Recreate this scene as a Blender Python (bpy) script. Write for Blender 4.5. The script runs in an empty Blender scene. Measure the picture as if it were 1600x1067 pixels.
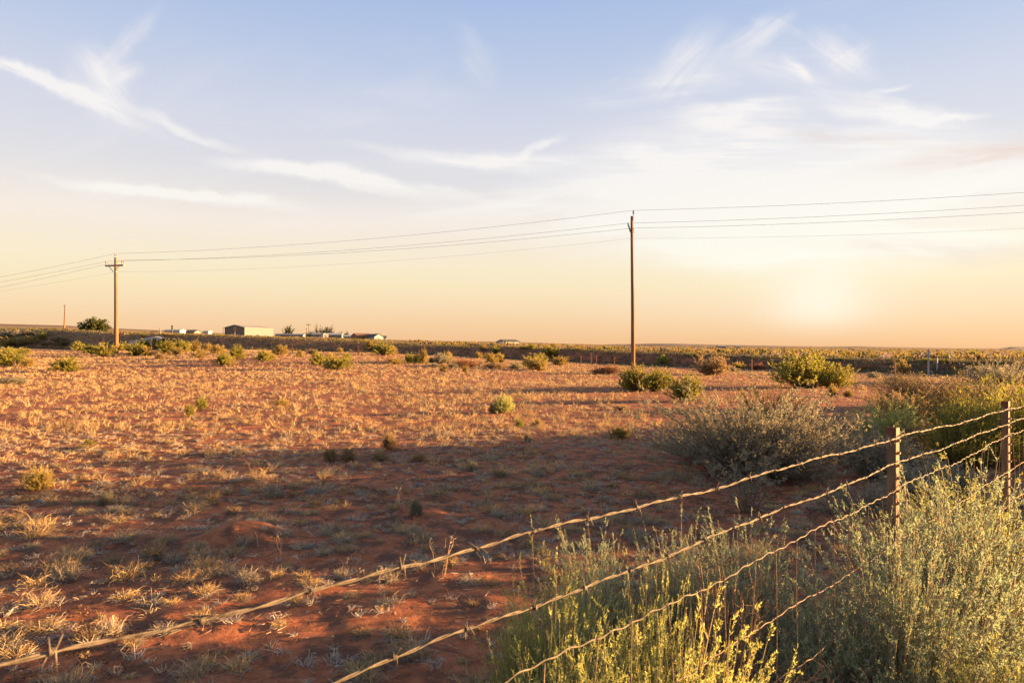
import bpy, bmesh, math, random
import numpy as np
from mathutils import Vector, Matrix

# ------------------------------------------------------------------ camera, sky, sun, exposure
H = 1.6                       # eye height above the near field
F = 1067.0                    # focal length in photo pixels (24 mm on 36 mm)
scene = bpy.context.scene
EXPO = 3.12
SUN_AZ, SUN_EL = math.radians(80), math.radians(5.8)
vs = scene.view_settings
scene.display_settings.display_device = 'sRGB'
vs.view_transform = 'Standard'; vs.look = 'None'; vs.gamma = 1.0; vs.use_curve_mapping = False
vs.exposure = EXPO

cam_d = bpy.data.cameras.new('camera'); cam = bpy.data.objects.new('camera', cam_d)
scene.collection.objects.link(cam); scene.camera = cam
cam.location = (0, 0, H); cam.rotation_euler = (math.radians(90), 0, 0)
cam_d.lens = 24.0; cam_d.sensor_width = 36.0; cam_d.shift_y = 7.5/1600
cam_d.clip_start = 0.02; cam_d.clip_end = 20000
cam_d.dof.use_dof = True; cam_d.dof.focus_distance = 9.0; cam_d.dof.aperture_fstop = 9.0

sun_d = bpy.data.lights.new('sun', 'SUN'); sun = bpy.data.objects.new('sun', sun_d)
scene.collection.objects.link(sun)
sun_d.energy = 4.6; sun_d.angle = math.radians(0.53); sun_d.color = (1.0, 0.56, 0.215)
sdir = Vector((math.sin(SUN_AZ)*math.cos(SUN_EL), math.cos(SUN_AZ)*math.cos(SUN_EL), math.sin(SUN_EL)))
sun.rotation_euler = sdir.to_track_quat('Z', 'Y').to_euler(); sun.location = sdir*60

def lin(r, g, b):
    f = lambda c: (c/12.92 if c <= .04045 else ((c+.055)/1.055)**2.4)
    return (f(r/255), f(g/255), f(b/255), 1)

def build_world():
    w = bpy.data.worlds.new('World'); scene.world = w; w.use_nodes = True
    nt = w.node_tree; N = nt.nodes; L = nt.links
    for n in list(N): N.remove(n)
    def node(t, **k):
        n = N.new(t)
        for a, b in k.items(): setattr(n, a, b)
        return n
    def put(sock, v):
        if hasattr(v, 'is_output'): L.new(v, sock)
        else: sock.default_value = v
    def M(op, a, b=0.0, c=0.0, clamp=False):
        n = node('ShaderNodeMath', operation=op, use_clamp=clamp)
        put(n.inputs[0], a); put(n.inputs[1], b); put(n.inputs[2], c)
        return n.outputs[0]
    def SS(v, a, b):          # smoothstep a..b
        n = node('ShaderNodeMapRange', interpolation_type='SMOOTHSTEP')
        put(n.inputs[0], v); n.inputs[1].default_value = a; n.inputs[2].default_value = b
        return n.outputs[0]
    def mixc(f, a, b, bt='MIX'):
        n = node('ShaderNodeMix', data_type='RGBA', blend_type=bt)
        put(n.inputs[0], f); put(n.inputs[6], a); put(n.inputs[7], b)
        return n.outputs[2]
    tc = node('ShaderNodeTexCoord'); sep = node('ShaderNodeSeparateXYZ')
    L.new(tc.outputs['Generated'], sep.inputs[0])
    dx, dy, dz = sep.outputs
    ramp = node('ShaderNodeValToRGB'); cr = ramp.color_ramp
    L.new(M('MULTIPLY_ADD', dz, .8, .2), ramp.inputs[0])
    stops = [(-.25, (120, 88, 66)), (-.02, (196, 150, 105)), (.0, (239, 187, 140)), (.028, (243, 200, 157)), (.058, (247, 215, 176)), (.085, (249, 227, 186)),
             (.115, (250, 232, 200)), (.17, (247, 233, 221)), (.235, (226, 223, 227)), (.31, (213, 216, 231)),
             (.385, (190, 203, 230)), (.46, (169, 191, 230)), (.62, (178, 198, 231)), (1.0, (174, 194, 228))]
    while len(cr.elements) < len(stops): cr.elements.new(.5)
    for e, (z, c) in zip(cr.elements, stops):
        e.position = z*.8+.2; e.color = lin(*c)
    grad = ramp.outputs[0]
    # physical sky, a share of the light, brighter toward the sun's side
    sky = node('ShaderNodeTexSky', sky_type='NISHITA', sun_disc=False, sun_elevation=SUN_EL,
               sun_rotation=SUN_AZ, altitude=1500, air_density=1.0, dust_density=1.5, ozone_density=1.0)
    nish = mixc(1.0, sky.outputs[0], (.05, .05, .05, 1), 'MULTIPLY')
    # directions on the forward half of the sky: U right, V up (tangents)
    yy = M('MAXIMUM', dy, .05)
    U = M('DIVIDE', dx, yy); V = M('DIVIDE', dz, yy)
    front = SS(dy, .1, .45)
    comb = node('ShaderNodeCombineXYZ'); L.new(U, comb.inputs[0]); L.new(V, comb.inputs[1])
    def noise(scale, det, rough, rot=0.0, sx=1.0, sy=1.0, loc=(0, 0, 0), dist=0.0, vec=None):
        mp = node('ShaderNodeMapping'); mp.vector_type = 'POINT'
        # rotate first, stretch after
        mp0 = node('ShaderNodeMapping'); mp0.inputs['Rotation'].default_value = (0, 0, rot)
        L.new(vec or comb.outputs[0], mp0.inputs[0]); L.new(mp0.outputs[0], mp.inputs[0])
        mp.inputs['Scale'].default_value = (sx, sy, 1); mp.inputs['Location'].default_value = loc
        n = node('ShaderNodeTexNoise'); n.inputs['Scale'].default_value = scale
        n.inputs['Detail'].default_value = det; n.inputs['Roughness'].default_value = rough
        n.inputs['Distortion'].default_value = dist
        L.new(mp.outputs[0], n.inputs['Vector'])
        return n.outputs[0]
    warpx = M('MULTIPLY', M('SUBTRACT', noise(5, 4, .6), .5), .12)
    warpy = M('MULTIPLY', M('SUBTRACT', noise(6, 5, .6, loc=(4, 9, 2)), .5), .055)
    Uw = M('ADD', U, warpx); Vw = M('ADD', V, warpy)
    nz = {}
    def streaks(rot):
        k = round(rot, 1)
        if k not in nz:
            a = noise(6.5, 7, .62, rot=-k, sx=.55, sy=3.6, loc=(k*3, 1.3, 0), dist=.5)
            fb = noise(17, 6, .65, rot=-k, sx=.28, sy=4.2, loc=(k*2+5, .7, 0), dist=.3)
            nz[k] = SS(M('ADD', M('MULTIPLY', a, .68), M('MULTIPLY', fb, .32)), .40, .60)
        return nz[k]
    def cloud(u, v, a, b, deg, amt, hard=.4):
        """soft ellipse at photo direction (u,v), half axes in px, tilt in degrees (+ = rising to the right)"""
        cu, cv = (u-800)/F, (541-v)/F; a *= 1.3/F; b *= 1.2/F; t = math.radians(deg)
        p = M('SUBTRACT', Uw, cu); q = M('SUBTRACT', Vw, cv)
        s = M('ADD', M('MULTIPLY', p, math.cos(t)/a), M('MULTIPLY', q, math.sin(t)/a))
        r = M('ADD', M('MULTIPLY', p, -math.sin(t)/b), M('MULTIPLY', q, math.cos(t)/b))
        d = M('SQRT', M('ADD', M('MULTIPLY', s, s), M('MULTIPLY', r, r)))
        m = SS(d, 1.0, 0.0)
        f = M('MULTIPLY_ADD', streaks(t), 1-hard, hard)
        return M('MULTIPLY', M('MULTIPLY', m, f), amt*1.7)
    CL = [  # u, v, a, b, tilt, amount
        (90, 140, 190, 16, -22, .95), (260, 188, 150, 12, -20, .7), (160, 135, 70, 50, -50, .7), (205, 120, 32, 22, 20, .45),
        (200, 70, 80, 22, 52, .28), (740, 90, 70, 30, -55, .22),
        (230, 296, 200, 12, -8, 1.0), (370, 314, 130, 15, -7, .8), (500, 275, 170, 17, -9, 1.0), (630, 300, 150, 15, -9, .75),
        (680, 248, 150, 15, -5, 1.0), (820, 255, 110, 22, 0, .7), (845, 228, 40, 10, 35, .7),
        (1010, 245, 90, 22, -6, .75), (1185, 55, 60, 24, 34, .40, .15), (1215, 48, 50, 12, -25, .32, .15), (1312, 88, 70, 34, -35, .44, .15), (1330, 98, 40, 18, 35, .3, .15), (1075, 95, 90, 44, 45, .36, .2), (1020, 135, 150, 32, 8, .32, .2), (1260, 130, 120, 26, -20, .28, .2), (1180, 105, 190, 60, 0, .2, .6),
        (1150, 175, 130, 26, 2, .95), (1250, 115, 40, 12, -40, .4), (1390, 175, 130, 24, -8, .9), (1460, 188, 90, 8, 6, .6), (1380, 142, 40, 6, 15, .5),
        (1250, 215, 330, 45, -2, .5), (1180, 275, 360, 75, 0, .85, .3), (1000, 325, 330, 60, 3, .75, .3), (1340, 320, 420, 120, 2, .9, .35), (1300, 375, 330, 30, -3, .8, .45), (1080, 385, 200, 14, 3, .6, .3),
        (1450, 270, 240, 60, 4, .5), (1250, 390, 330, 34, 3, .55), (640, 335, 300, 30, 4, .22)]
    tot = None
    for c in CL:
        m = cloud(*c); tot = m if tot is None else M('ADD', tot, m)
    tot = M('MULTIPLY', M('MINIMUM', tot, 1.0), front)
    # thin veil that goes on over the rest of the sky
    zz = M('ADD', M('MAXIMUM', dz, 0.0), .12)
    cb2 = node('ShaderNodeCombineXYZ'); L.new(M('DIVIDE', dx, zz), cb2.inputs[0]); L.new(M('DIVIDE', dy, zz), cb2.inputs[1])
    veil = noise(1.1, 7, .6, rot=.4, sx=.6, sy=1.6, dist=.6, vec=cb2.outputs[0])
    veil = M('MULTIPLY', M('MULTIPLY', SS(veil, .5, .78), SS(dz, .02, .2)), .32)
    ccol = mixc(SS(dz, .06, .3), lin(255, 249, 232), lin(252, 246, 243))
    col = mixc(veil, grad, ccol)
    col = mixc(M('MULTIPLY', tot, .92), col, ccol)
    # dusky underside drifting in at the far right
    g1 = cloud(1570, 240, 240, 30, 6, .55, .3); g2 = cloud(1330, 215, 140, 14, -5, .3, .2); g3 = cloud(1480, 395, 260, 26, -4, .32, .2)
    g = M('MULTIPLY', M('MINIMUM', M('ADD', M('ADD', g1, g2), g3), 1.0), front)
    col = mixc(g, col, lin(232, 205, 190))
    # the low sun behind thin cloud
    sd = Vector(((1280-800)/F, 1, (541-470)/F)).normalized()
    dot = M('ADD', M('ADD', M('MULTIPLY', dx, sd.x), M('MULTIPLY', dy, sd.y)), M('MULTIPLY', dz, sd.z))
    gl = M('ADD', M('MULTIPLY', M('POWER', M('MAXIMUM', dot, 0), 520.0), .52), M('MULTIPLY', M('POWER', M('MAXIMUM', dot, 0), 30.0), .12), clamp=True)
    gl = M('MULTIPLY', gl, SS(dz, -.005, .05))
    col = mixc(gl, col, lin(255, 253, 240))
    k = 2**-EXPO
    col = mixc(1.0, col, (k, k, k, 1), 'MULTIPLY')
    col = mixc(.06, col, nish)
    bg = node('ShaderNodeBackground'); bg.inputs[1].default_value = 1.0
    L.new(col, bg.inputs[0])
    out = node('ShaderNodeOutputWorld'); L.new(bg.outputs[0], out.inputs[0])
build_world()

# ------------------------------------------------------------------ helpers
rng = np.random.default_rng(11)
COL = scene.collection

def new_mat(name, base, rough=.9, var=.12, scale=20., bump=0., spec=.2, metal=0., c2=None, stretch=None):
    m = bpy.data.materials.new(name); m.use_nodes = True
    nt = m.node_tree; b = nt.nodes['Principled BSDF']
    b.inputs['Roughness'].default_value = rough; b.inputs['Specular IOR Level'].default_value = spec
    b.inputs['Metallic'].default_value = metal
    tc = nt.nodes.new('ShaderNodeTexCoord'); n = nt.nodes.new('ShaderNodeTexNoise')
    mp = nt.nodes.new('ShaderNodeMapping'); nt.links.new(tc.outputs['Object'], mp.inputs[0])
    if stretch: mp.inputs['Scale'].default_value = stretch
    nt.links.new(mp.outputs[0], n.inputs['Vector'])
    n.inputs['Scale'].default_value = scale; n.inputs['Detail'].default_value = 6; n.inputs['Roughness'].default_value = .65
    r = nt.nodes.new('ShaderNodeValToRGB')
    d = c2 or tuple(max(0, c*(1-2.2*var)) for c in base); e = tuple(min(1, c*(1+var)) for c in base)
    r.color_ramp.elements[0].position = .32; r.color_ramp.elements[1].position = .68
    r.color_ramp.elements[0].color = (*d, 1); r.color_ramp.elements[1].color = (*e, 1)
    nt.links.new(n.outputs[0], r.inputs[0]); nt.links.new(r.outputs[0], b.inputs['Base Color'])
    if bump:
        bp = nt.nodes.new('ShaderNodeBump'); bp.inputs['Strength'].default_value = .6; bp.inputs['Distance'].default_value = bump
        nt.links.new(n.outputs[0], bp.inputs['Height']); nt.links.new(bp.outputs[0], b.inputs['Normal'])
    return m

def leaf_mat(name, transl=.3, rough=.75):
    m = bpy.data.materials.new(name); m.use_nodes = True
    nt = m.node_tree; nt.nodes.clear()
    at = nt.nodes.new('ShaderNodeAttribute'); at.attribute_name = 'col'
    oi = nt.nodes.new('ShaderNodeObjectInfo')
    mr = nt.nodes.new('ShaderNodeMapRange'); mr.inputs[3].default_value = .84; mr.inputs[4].default_value = 1.16
    nt.links.new(oi.outputs['Random'], mr.inputs[0])
    mx = nt.nodes.new('ShaderNodeMix'); mx.data_type = 'RGBA'; mx.blend_type = 'MULTIPLY'; mx.inputs[0].default_value = 1
    nt.links.new(at.outputs['Color'], mx.inputs[6]); nt.links.new(mr.outputs[0], mx.inputs[7])
    p = nt.nodes.new('ShaderNodeBsdfPrincipled'); p.inputs['Roughness'].default_value = rough; p.inputs['Specular IOR Level'].default_value = .15
    t = nt.nodes.new('ShaderNodeBsdfTranslucent'); ms = nt.nodes.new('ShaderNodeMixShader'); ms.inputs[0].default_value = transl
    nt.links.new(mx.outputs[2], p.inputs['Base Color']); nt.links.new(mx.outputs[2], t.inputs['Color'])
    nt.links.new(p.outputs[0], ms.inputs[1]); nt.links.new(t.outputs[0], ms.inputs[2])
    o = nt.nodes.new('ShaderNodeOutputMaterial'); nt.links.new(ms.outputs[0], o.inputs[0])
    return m
M_LEAF = leaf_mat('foliage', .42)
M_GRASS = leaf_mat('dry_grass', .25, .8)
M_STEM = leaf_mat('stems', 0.0, .9)

def mesh_np(name, V, Q, mat, col=None, smooth=False):
    me = bpy.data.meshes.new(name)
    V = np.ascontiguousarray(V, np.float32); Q = np.ascontiguousarray(Q, np.int32); k = Q.shape[1]
    me.vertices.add(len(V)); me.vertices.foreach_set('co', V.ravel())
    me.loops.add(Q.size); me.loops.foreach_set('vertex_index', Q.ravel())
    me.polygons.add(len(Q)); me.polygons.foreach_set('loop_start', np.arange(0, Q.size, k, dtype=np.int32))
    if smooth: me.polygons.foreach_set('use_smooth', np.ones(len(Q), bool))
    me.update(calc_edges=True)
    if col is not None:
        a = me.attributes.new('col', 'FLOAT_COLOR', 'POINT')
        c = np.ones((len(V), 4), np.float32); c[:, :3] = col; a.data.foreach_set('color', c.ravel())
    me.materials.append(mat); me.validate()
    return me

def nrm(a): return a/np.maximum(np.linalg.norm(a, axis=-1, keepdims=True), 1e-9)

class Geo:
    """collects quads with a colour per vertex"""
    def __init__(s): s.V = []; s.Q = []; s.C = []; s.n = 0
    def add(s, V, Q, C):
        s.V.append(V); s.Q.append(Q+s.n); s.C.append(C); s.n += len(V)
    def leaves(s, P, D, L, W, C, rg):
        n = len(P); D = nrm(D); S = nrm(np.cross(D, rg.normal(size=(n, 3))))
        L = np.broadcast_to(L, n)[:, None]; W = np.broadcast_to(W, n)[:, None]
        m = P+D*L*.5
        V = np.stack([P, m+S*W*.5, P+D*L, m-S*W*.5], 1).reshape(-1, 3)
        s.add(V, np.arange(4*n).reshape(n, 4), np.repeat(C, 4, 0))
    def sticks(s, A, B, ra, rb, C, rg):
        n = len(A); D = nrm(B-A); S = nrm(np.cross(D, rg.normal(size=(n, 3)))); T = np.cross(D, S)
        ra = np.broadcast_to(ra, n)[:, None]; rb = np.broadcast_to(rb, n)[:, None]
        vs_ = []
        for k in range(3):
            a = 2*math.pi*k/3; o = S*math.cos(a)+T*math.sin(a); vs_ += [A+o*ra, B+o*rb]
        V = np.stack(vs_, 1).reshape(-1, 3); b = np.arange(n)[:, None]*6
        Q = np.concatenate([b+np.array([[0, 2, 3, 1]]), b+np.array([[2, 4, 5, 3]]), b+np.array([[4, 0, 1, 5]])], 1).reshape(-1, 4)
        s.add(V, Q, np.repeat(C, 6, 0))
    def ribbons(s, A, B, ra, rb, C, rg):
        n = len(A); S = nrm(np.cross(B-A, rg.normal(size=(n, 3))))
        V = np.stack([A-S*ra, A+S*ra, B+S*rb, B-S*rb], 1).reshape(-1, 3)
        s.add(V, np.arange(4*n).reshape(n, 4), np.repeat(C, 4, 0))
    def paths(s, PTS, r0, r1, C, rg):
        n, k, _ = PTS.shape
        for i in range(k-1):
            f0 = r0+(r1-r0)*i/(k-1); f1 = r0+(r1-r0)*(i+1)/(k-1)
            s.sticks(PTS[:, i], PTS[:, i+1], f0, f1, C, rg)
    def blades(s, PTS, w, C, rg):
        """ribbons along (n,k,3) points, tapering"""
        n, k, _ = PTS.shape
        D = nrm(PTS[:, -1]-PTS[:, 0]); S = nrm(np.cross(D, rg.normal(size=(n, 3))))
        w = np.broadcast_to(w, n)[:, None, None]; tp = np.linspace(1, .15, k)[None, :, None]
        V = np.stack([PTS+S[:, None]*w*tp*.5, PTS-S[:, None]*w*tp*.5], 2).reshape(-1, 3)
        b = (np.arange(n)[:, None]*2*k+np.arange(k-1)[None]*2).ravel()[:, None]
        s.add(V, b+np.array([[0, 1, 3, 2]]), np.repeat(C, 2*k, 0))
    def mesh(s, name, mat):
        return mesh_np(name, np.concatenate(s.V), np.concatenate(s.Q), mat, np.concatenate(s.C))

def obj(name, me, parent=None, loc=(0, 0, 0), rot=(0, 0, 0), sc=(1, 1, 1)):
    o = bpy.data.objects.new(name, me); COL.objects.link(o); o.parent = parent
    o.location = loc; o.rotation_euler = rot; o.scale = sc
    return o
def tag(o, label=None, cat=None, group=None, kind=None):
    if label: o['label'] = label
    if cat: o['category'] = cat
    if group: o['group'] = group
    if kind: o['kind'] = kind
    return o
def thing(name, label, cat, loc, rotz=0, sc=(1, 1, 1), group=None):
    return tag(obj(name, None, None, loc, (0, 0, rotz), sc), label, cat, group)
def bm_mesh(name, bm, mat, smooth=False):
    bmesh.ops.recalc_face_normals(bm, faces=bm.faces)
    me = bpy.data.meshes.new(name); bm.to_mesh(me); bm.free(); me.materials.append(mat)
    if smooth:
        for p in me.polygons: p.use_smooth = True
    return me
def add_box(bm, x0, x1, y0, y1, z0, z1, mtx=None):
    v = [bm.verts.new(Vector(p)) for p in ((x0, y0, z0), (x1, y0, z0), (x1, y1, z0), (x0, y1, z0), (x0, y0, z1), (x1, y0, z1), (x1, y1, z1), (x0, y1, z1))]
    if mtx:
        for q in v: q.co = mtx @ q.co
    for f in ((0, 3, 2, 1), (4, 5, 6, 7), (0, 1, 5, 4), (1, 2, 6, 5), (2, 3, 7, 6), (3, 0, 4, 7)): bm.faces.new([v[i] for i in f])
def box_mesh(name, mat, *b):
    bm = bmesh.new(); add_box(bm, *b); return bm_mesh(name, bm, mat)
def add_tube(bm, pts, rad, n=8, cap=True):
    pts = [Vector(p) for p in pts]; rings = []
    ref = None
    for i, p in enumerate(pts):
        d = (pts[min(i+1, len(pts)-1)]-pts[max(i-1, 0)]).normalized()
        if ref is None: ref = d.orthogonal().normalized()
        ref = (ref-d*ref.dot(d)).normalized(); q = d.cross(ref)
        r = rad[i] if hasattr(rad, '__len__') else rad
        rings.append([bm.verts.new(p+(ref*math.cos(2*math.pi*k/n)+q*math.sin(2*math.pi*k/n))*r) for k in range(n)])
    for a, b in zip(rings, rings[1:]):
        for k in range(n): bm.faces.new((a[k], a[(k+1) % n], b[(k+1) % n], b[k]))
    if cap: bm.faces.new(rings[0][::-1]); bm.faces.new(rings[-1])
def tube_mesh(name, mat, pts, rad, n=8, smooth=True):
    bm = bmesh.new(); add_tube(bm, pts, rad, n); return bm_mesh(name, bm, mat, smooth)

# ------------------------------------------------------------------ terrain
def vnoise(x, y, seed=0):
    xi = np.floor(x); yi = np.floor(y); fx = x-xi; fy = y-yi
    fx = fx*fx*fx*(fx*(fx*6-15)+10); fy = fy*fy*fy*(fy*(fy*6-15)+10)
    def h(a, b):
        s = np.sin(a*127.1+b*311.7+seed*74.7)*43758.5453
        return s-np.floor(s)
    return (h(xi, yi)*(1-fx)+h(xi+1, yi)*fx)*(1-fy)+(h(xi, yi+1)*(1-fx)+h(xi+1, yi+1)*fx)*fy
def fbm(x, y, o=4, seed=0):
    t = 0; a = .5
    for i in range(o):
        t = t+a*(vnoise(x, y, seed+i)-.5); x = x*2.03+13.7; y = y*2.03+7.1; a *= .5
    return t
UU = [-600, 0, 100, 200, 300, 400, 500, 600, 700, 800, 900, 1000, 1100, 1200, 1300, 1400, 1500, 1600, 2200]
YF = [98, 90, 88, 85, 83, 82, 81, 80, 77, 74, 69, 64, 59, 54, 49, 45, 41, 38, 28]
VF = [541, 543, 546, 547, 546, 546, 549, 551, 556, 561, 566, 570, 574, 577, 580, 583, 586, 590, 600]
VT = [514, 516, 517, 523, 525, 528, 532, 537, 541, 544, 547, 552, 556, 559, 563, 565, 567, 568, 570]
V2 = [510, 513.5, 515, 519, 522, 527, 528, 532, 537, 539.5, 543, 545, 546, 547, 548, 549, 550, 551, 553]
VH = [503, 506, 508.5, 514, 518, 524, 528, 530.5, 533, 534.3, 537.5, 540, 541, 542, 543, 544, 545, 546, 548]
BW = 3.4
def sstep(t): t = np.clip(t, 0, 1); return t*t*(3-2*t)
MOUNDS = []     # (x, y, radius, height)
def G(x, y, micro=True):
    x = np.asarray(x, float); y = np.asarray(y, float)
    u = np.clip(800+F*x/np.maximum(y, 2.0), -600, 2200)
    yf = np.interp(u, UU, YF)+2.0*fbm(u*.012, u*0+3.3, 3, 5)
    zf = H+(541-np.interp(u, UU, VF))/F*yf
    yt = yf+BW; zt = H+(541-np.interp(u, UU, VT))/F*yt
    z2 = H+(541-np.interp(u, UU, V2))/F*220
    zh = H+(541-np.interp(u, UU, VH))/F*1500
    z = zf*sstep((y-20)/(yf-20))
    z = np.where(y > yf, zf+(zt-zf)*sstep((y-yf)/BW), z)
    z = np.where(y > yt, zt+(z2-zt)*np.clip((y-yt)/(220-yt), 0, 1), z)
    z = np.where(y > 220, z2+(zh-z2)*np.clip((y-220)/1280, 0, 1), z)
    z = np.where(y > 1500, zh-(y-1500)*.004, z)
    if micro:
        r = np.hypot(x, y)
        amp = np.clip(r/40, .25, 1)
        z = z+.10*amp*fbm(x*.45, y*.45, 3, 2)*np.clip(1.2-r/90, .0, 1)
        z = z+.055*fbm(x*2.6, y*2.6, 4, 9)*np.clip(1.15-r/40, 0, 1)
        z = z+.10*fbm(x*.12, y*.12, 3, 4)*np.clip(r/60, 0, 1)*np.clip(2-r/150, 0, 1)
        for mx, my, mr, mh in MOUNDS:
            d = np.hypot(x-mx, y-my)/mr
            z = z+mh*np.exp(-d*d*2)*(1+.5*fbm(x*14, y*14, 3, 21))
    return z
def gz(x, y): return float(G(np.array([x]), np.array([y]))[0])
_YS = np.geomspace(2.2, 1450, 2600)
def at(u, v):
    """where the sight line of photo pixel (u,v) meets the ground"""
    a = (u-800)/F; b = (541-v)/F
    d = H+b*_YS-G(a*_YS, _YS, False)
    i = np.nonzero(d <= 0)[0]
    y = float(_YS[i[0]]) if len(i) else 300.0
    return a*y, y, gz(a*y, y)
def on(u, y):
    x = (u-800)/F*y
    return x, y, gz(x, y)
mx, my, _ = at(385, 838); MOUNDS.append((mx, my, .42, .12)); mx, my, _ = at(355, 850); MOUNDS.append((mx, my, .25, .07))
mx, my, _ = at(650, 800); MOUNDS.append((mx, my, .35, .06))

def build_ground():
    fr = np.linspace(-44, 44, 300); rest = np.linspace(44, 316, 60)[1:-1]
    ang = np.radians(np.concatenate([fr, rest])); na = len(ang)
    r = np.concatenate([[.01], np.geomspace(.5, 26, 200), np.geomspace(26, 110, 110)[1:], np.geomspace(110, 9000, 70)[1:]])
    A, R = np.meshgrid(ang, r)
    X = R*np.sin(A); Y = R*np.cos(A); Z = G(X, Y)
    V = np.stack([X, Y, Z], -1).reshape(-1, 3)
    i = np.arange(len(r)-1)[:, None]*na; j = np.arange(na)[None]; jn = (j+1) % na
    Q = np.stack([i+j, i+jn, i+na+jn, i+na+j], -1).reshape(-1, 4)
    m = bpy.data.materials.new('red_dirt'); m.use_nodes = True; nt = m.node_tree; N = nt.nodes; L = nt.links
    b = N['Principled BSDF']; b.inputs['Roughness'].default_value = .95; b.inputs['Specular IOR Level'].default_value = .1
    tc = N.new('ShaderNodeTexCoord')
    def noise(s, d=6, ro=.62, dist=0):
        n = N.new('ShaderNodeTexNoise'); n.inputs['Scale'].default_value = s; n.inputs['Detail'].default_value = d
        n.inputs['Roughness'].default_value = ro; n.inputs['Distortion'].default_value = dist
        L.new(tc.outputs['Object'], n.inputs['Vector']); return n.outputs[0]
    def ramp(f, *st):
        q = N.new('ShaderNodeValToRGB'); e = q.color_ramp.elements
        while len(e) < len(st): e.new(.5)
        for k, (p, c_) in zip(e, st): k.position = p; k.color = (*c_, 1)
        L.new(f, q.inputs[0]); return q.outputs[0]
    def mix(f, a, c_):
        q = N.new('ShaderNodeMix'); q.data_type = 'RGBA'
        if hasattr(f, 'is_output'): L.new(f, q.inputs[0])
        else: q.inputs[0].default_value = f
        L.new(a, q.inputs[6]); L.new(c_, q.inputs[7]) if hasattr(c_, 'is_output') else setattr(q.inputs[7], 'default_value', (*c_, 1))
        return q.outputs[2]
    big = noise(.35, 5); fine = noise(9, 8, .7); grit = noise(60, 6, .75)
    dirt = ramp(fine, (.3, (.12, .042, .026)), (.47, (.28, .095, .045)), (.72, (.42, .165, .082)))
    dirt = mix(ramp(big, (.42, (0, 0, 0)), (.62, (.55, .55, .55))), dirt, (.34, .125, .055))
    crust = ramp(noise(3.2, 8, .72, .4), (.47, (0, 0, 0)), (.56, (.85, .85, .85)))      # dark litter and soil crust
    dirt = mix(crust, dirt, (.10, .052, .036))
    specks = ramp(grit, (.60, (0, 0, 0)), (.72, (.6, .6, .6)))
    dirt = mix(specks, dirt, (.34, .21, .14))
    # beyond the pieces: distant range of straw and scrub
    g = N.new('ShaderNodeVectorMath'); g.operation = 'LENGTH'; L.new(tc.outputs['Object'], g.inputs[0])
    mr = N.new('ShaderNodeMapRange'); mr.inputs[1].default_value = 70; mr.inputs[2].default_value = 140; L.new(g.outputs['Value'], mr.inputs[0])
    far = ramp(noise(.09, 9, .75), (.36, (.12, .105, .05)), (.5, (.23, .18, .09)), (.64, (.32, .21, .11)))
    dirt = mix(mr.outputs[0], dirt, far)
    mr2 = N.new('ShaderNodeMapRange'); mr2.inputs[1].default_value = 300; mr2.inputs[2].default_value = 800; L.new(g.outputs['Value'], mr2.inputs[0])
    dirt = mix(mr2.outputs[0], dirt, ramp(noise(.012, 8, .7), (.4, (.11, .07, .04)), (.6, (.19, .105, .055))))
    L.new(dirt, b.inputs['Base Color'])
    bp = N.new('ShaderNodeBump'); bp.inputs['Strength'].default_value = 1.0; bp.inputs['Distance'].default_value = .035; L.new(fine, bp.inputs['Height'])
    bp2 = N.new('ShaderNodeBump'); bp2.inputs['Strength'].default_value = .8; bp2.inputs['Distance'].default_value = .008; L.new(grit, bp2.inputs['Height'])
    L.new(bp.outputs[0], bp2.inputs['Normal']); L.new(bp2.outputs[0], b.inputs['Normal'])
    me = mesh_np('ground', V, Q, m, smooth=True)
    tag(obj('ground', me), kind='structure')
build_ground()

def build_ridges():
    m = new_mat('far_ridge', (.15, .115, .09), .95, .15, .002)
    def ridge(name, y, pts, depth, base):
        us = np.arange(pts[0][0], pts[-1][0]+1, 8.0)
        vv = np.interp(us, [p[0] for p in pts], [p[1] for p in pts])+.5*fbm(us*.03, us*0, 4, 3)
        x = (us-800)/F*y; z = H+(541-vv)/F*y
        rows = [(y-depth, None, 0), (y-depth*.35, z, .62), (y-depth*.12, z, .9), (y, z, 1), (y+depth, None, 0)]
        V = []
        for yy, zz, f in rows:
            V.append(np.stack([x*(yy/y), np.full_like(x, yy)+60*fbm(us*.05, us*0+yy, 3, 8), (base+(z-base)*f)], -1))
        n = len(us); V = np.concatenate(V); i = np.arange(4)[:, None]*n; j = np.arange(n-1)[None]
        Q = np.stack([i+j, i+j+1, i+n+j+1, i+n+j], -1).reshape(-1, 4)
        tag(obj(name, mesh_np(name, V, Q, m, smooth=True)), kind='structure')
    ridge('mesa_ridge', 4200, [(760, 543), (880, 540), (960, 538), (1020, 536.6), (1060, 536.9), (1120, 538.6), (1200, 540), (1290, 541.6), (1345, 541.0),
          (1390, 542.2), (1470, 543.6), (1560, 544), (1574, 543), (1582, 541.6), (1640, 541), (1720, 541.3), (1760, 543), (2000, 544)], 700, -45)
build_ridges()

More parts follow.
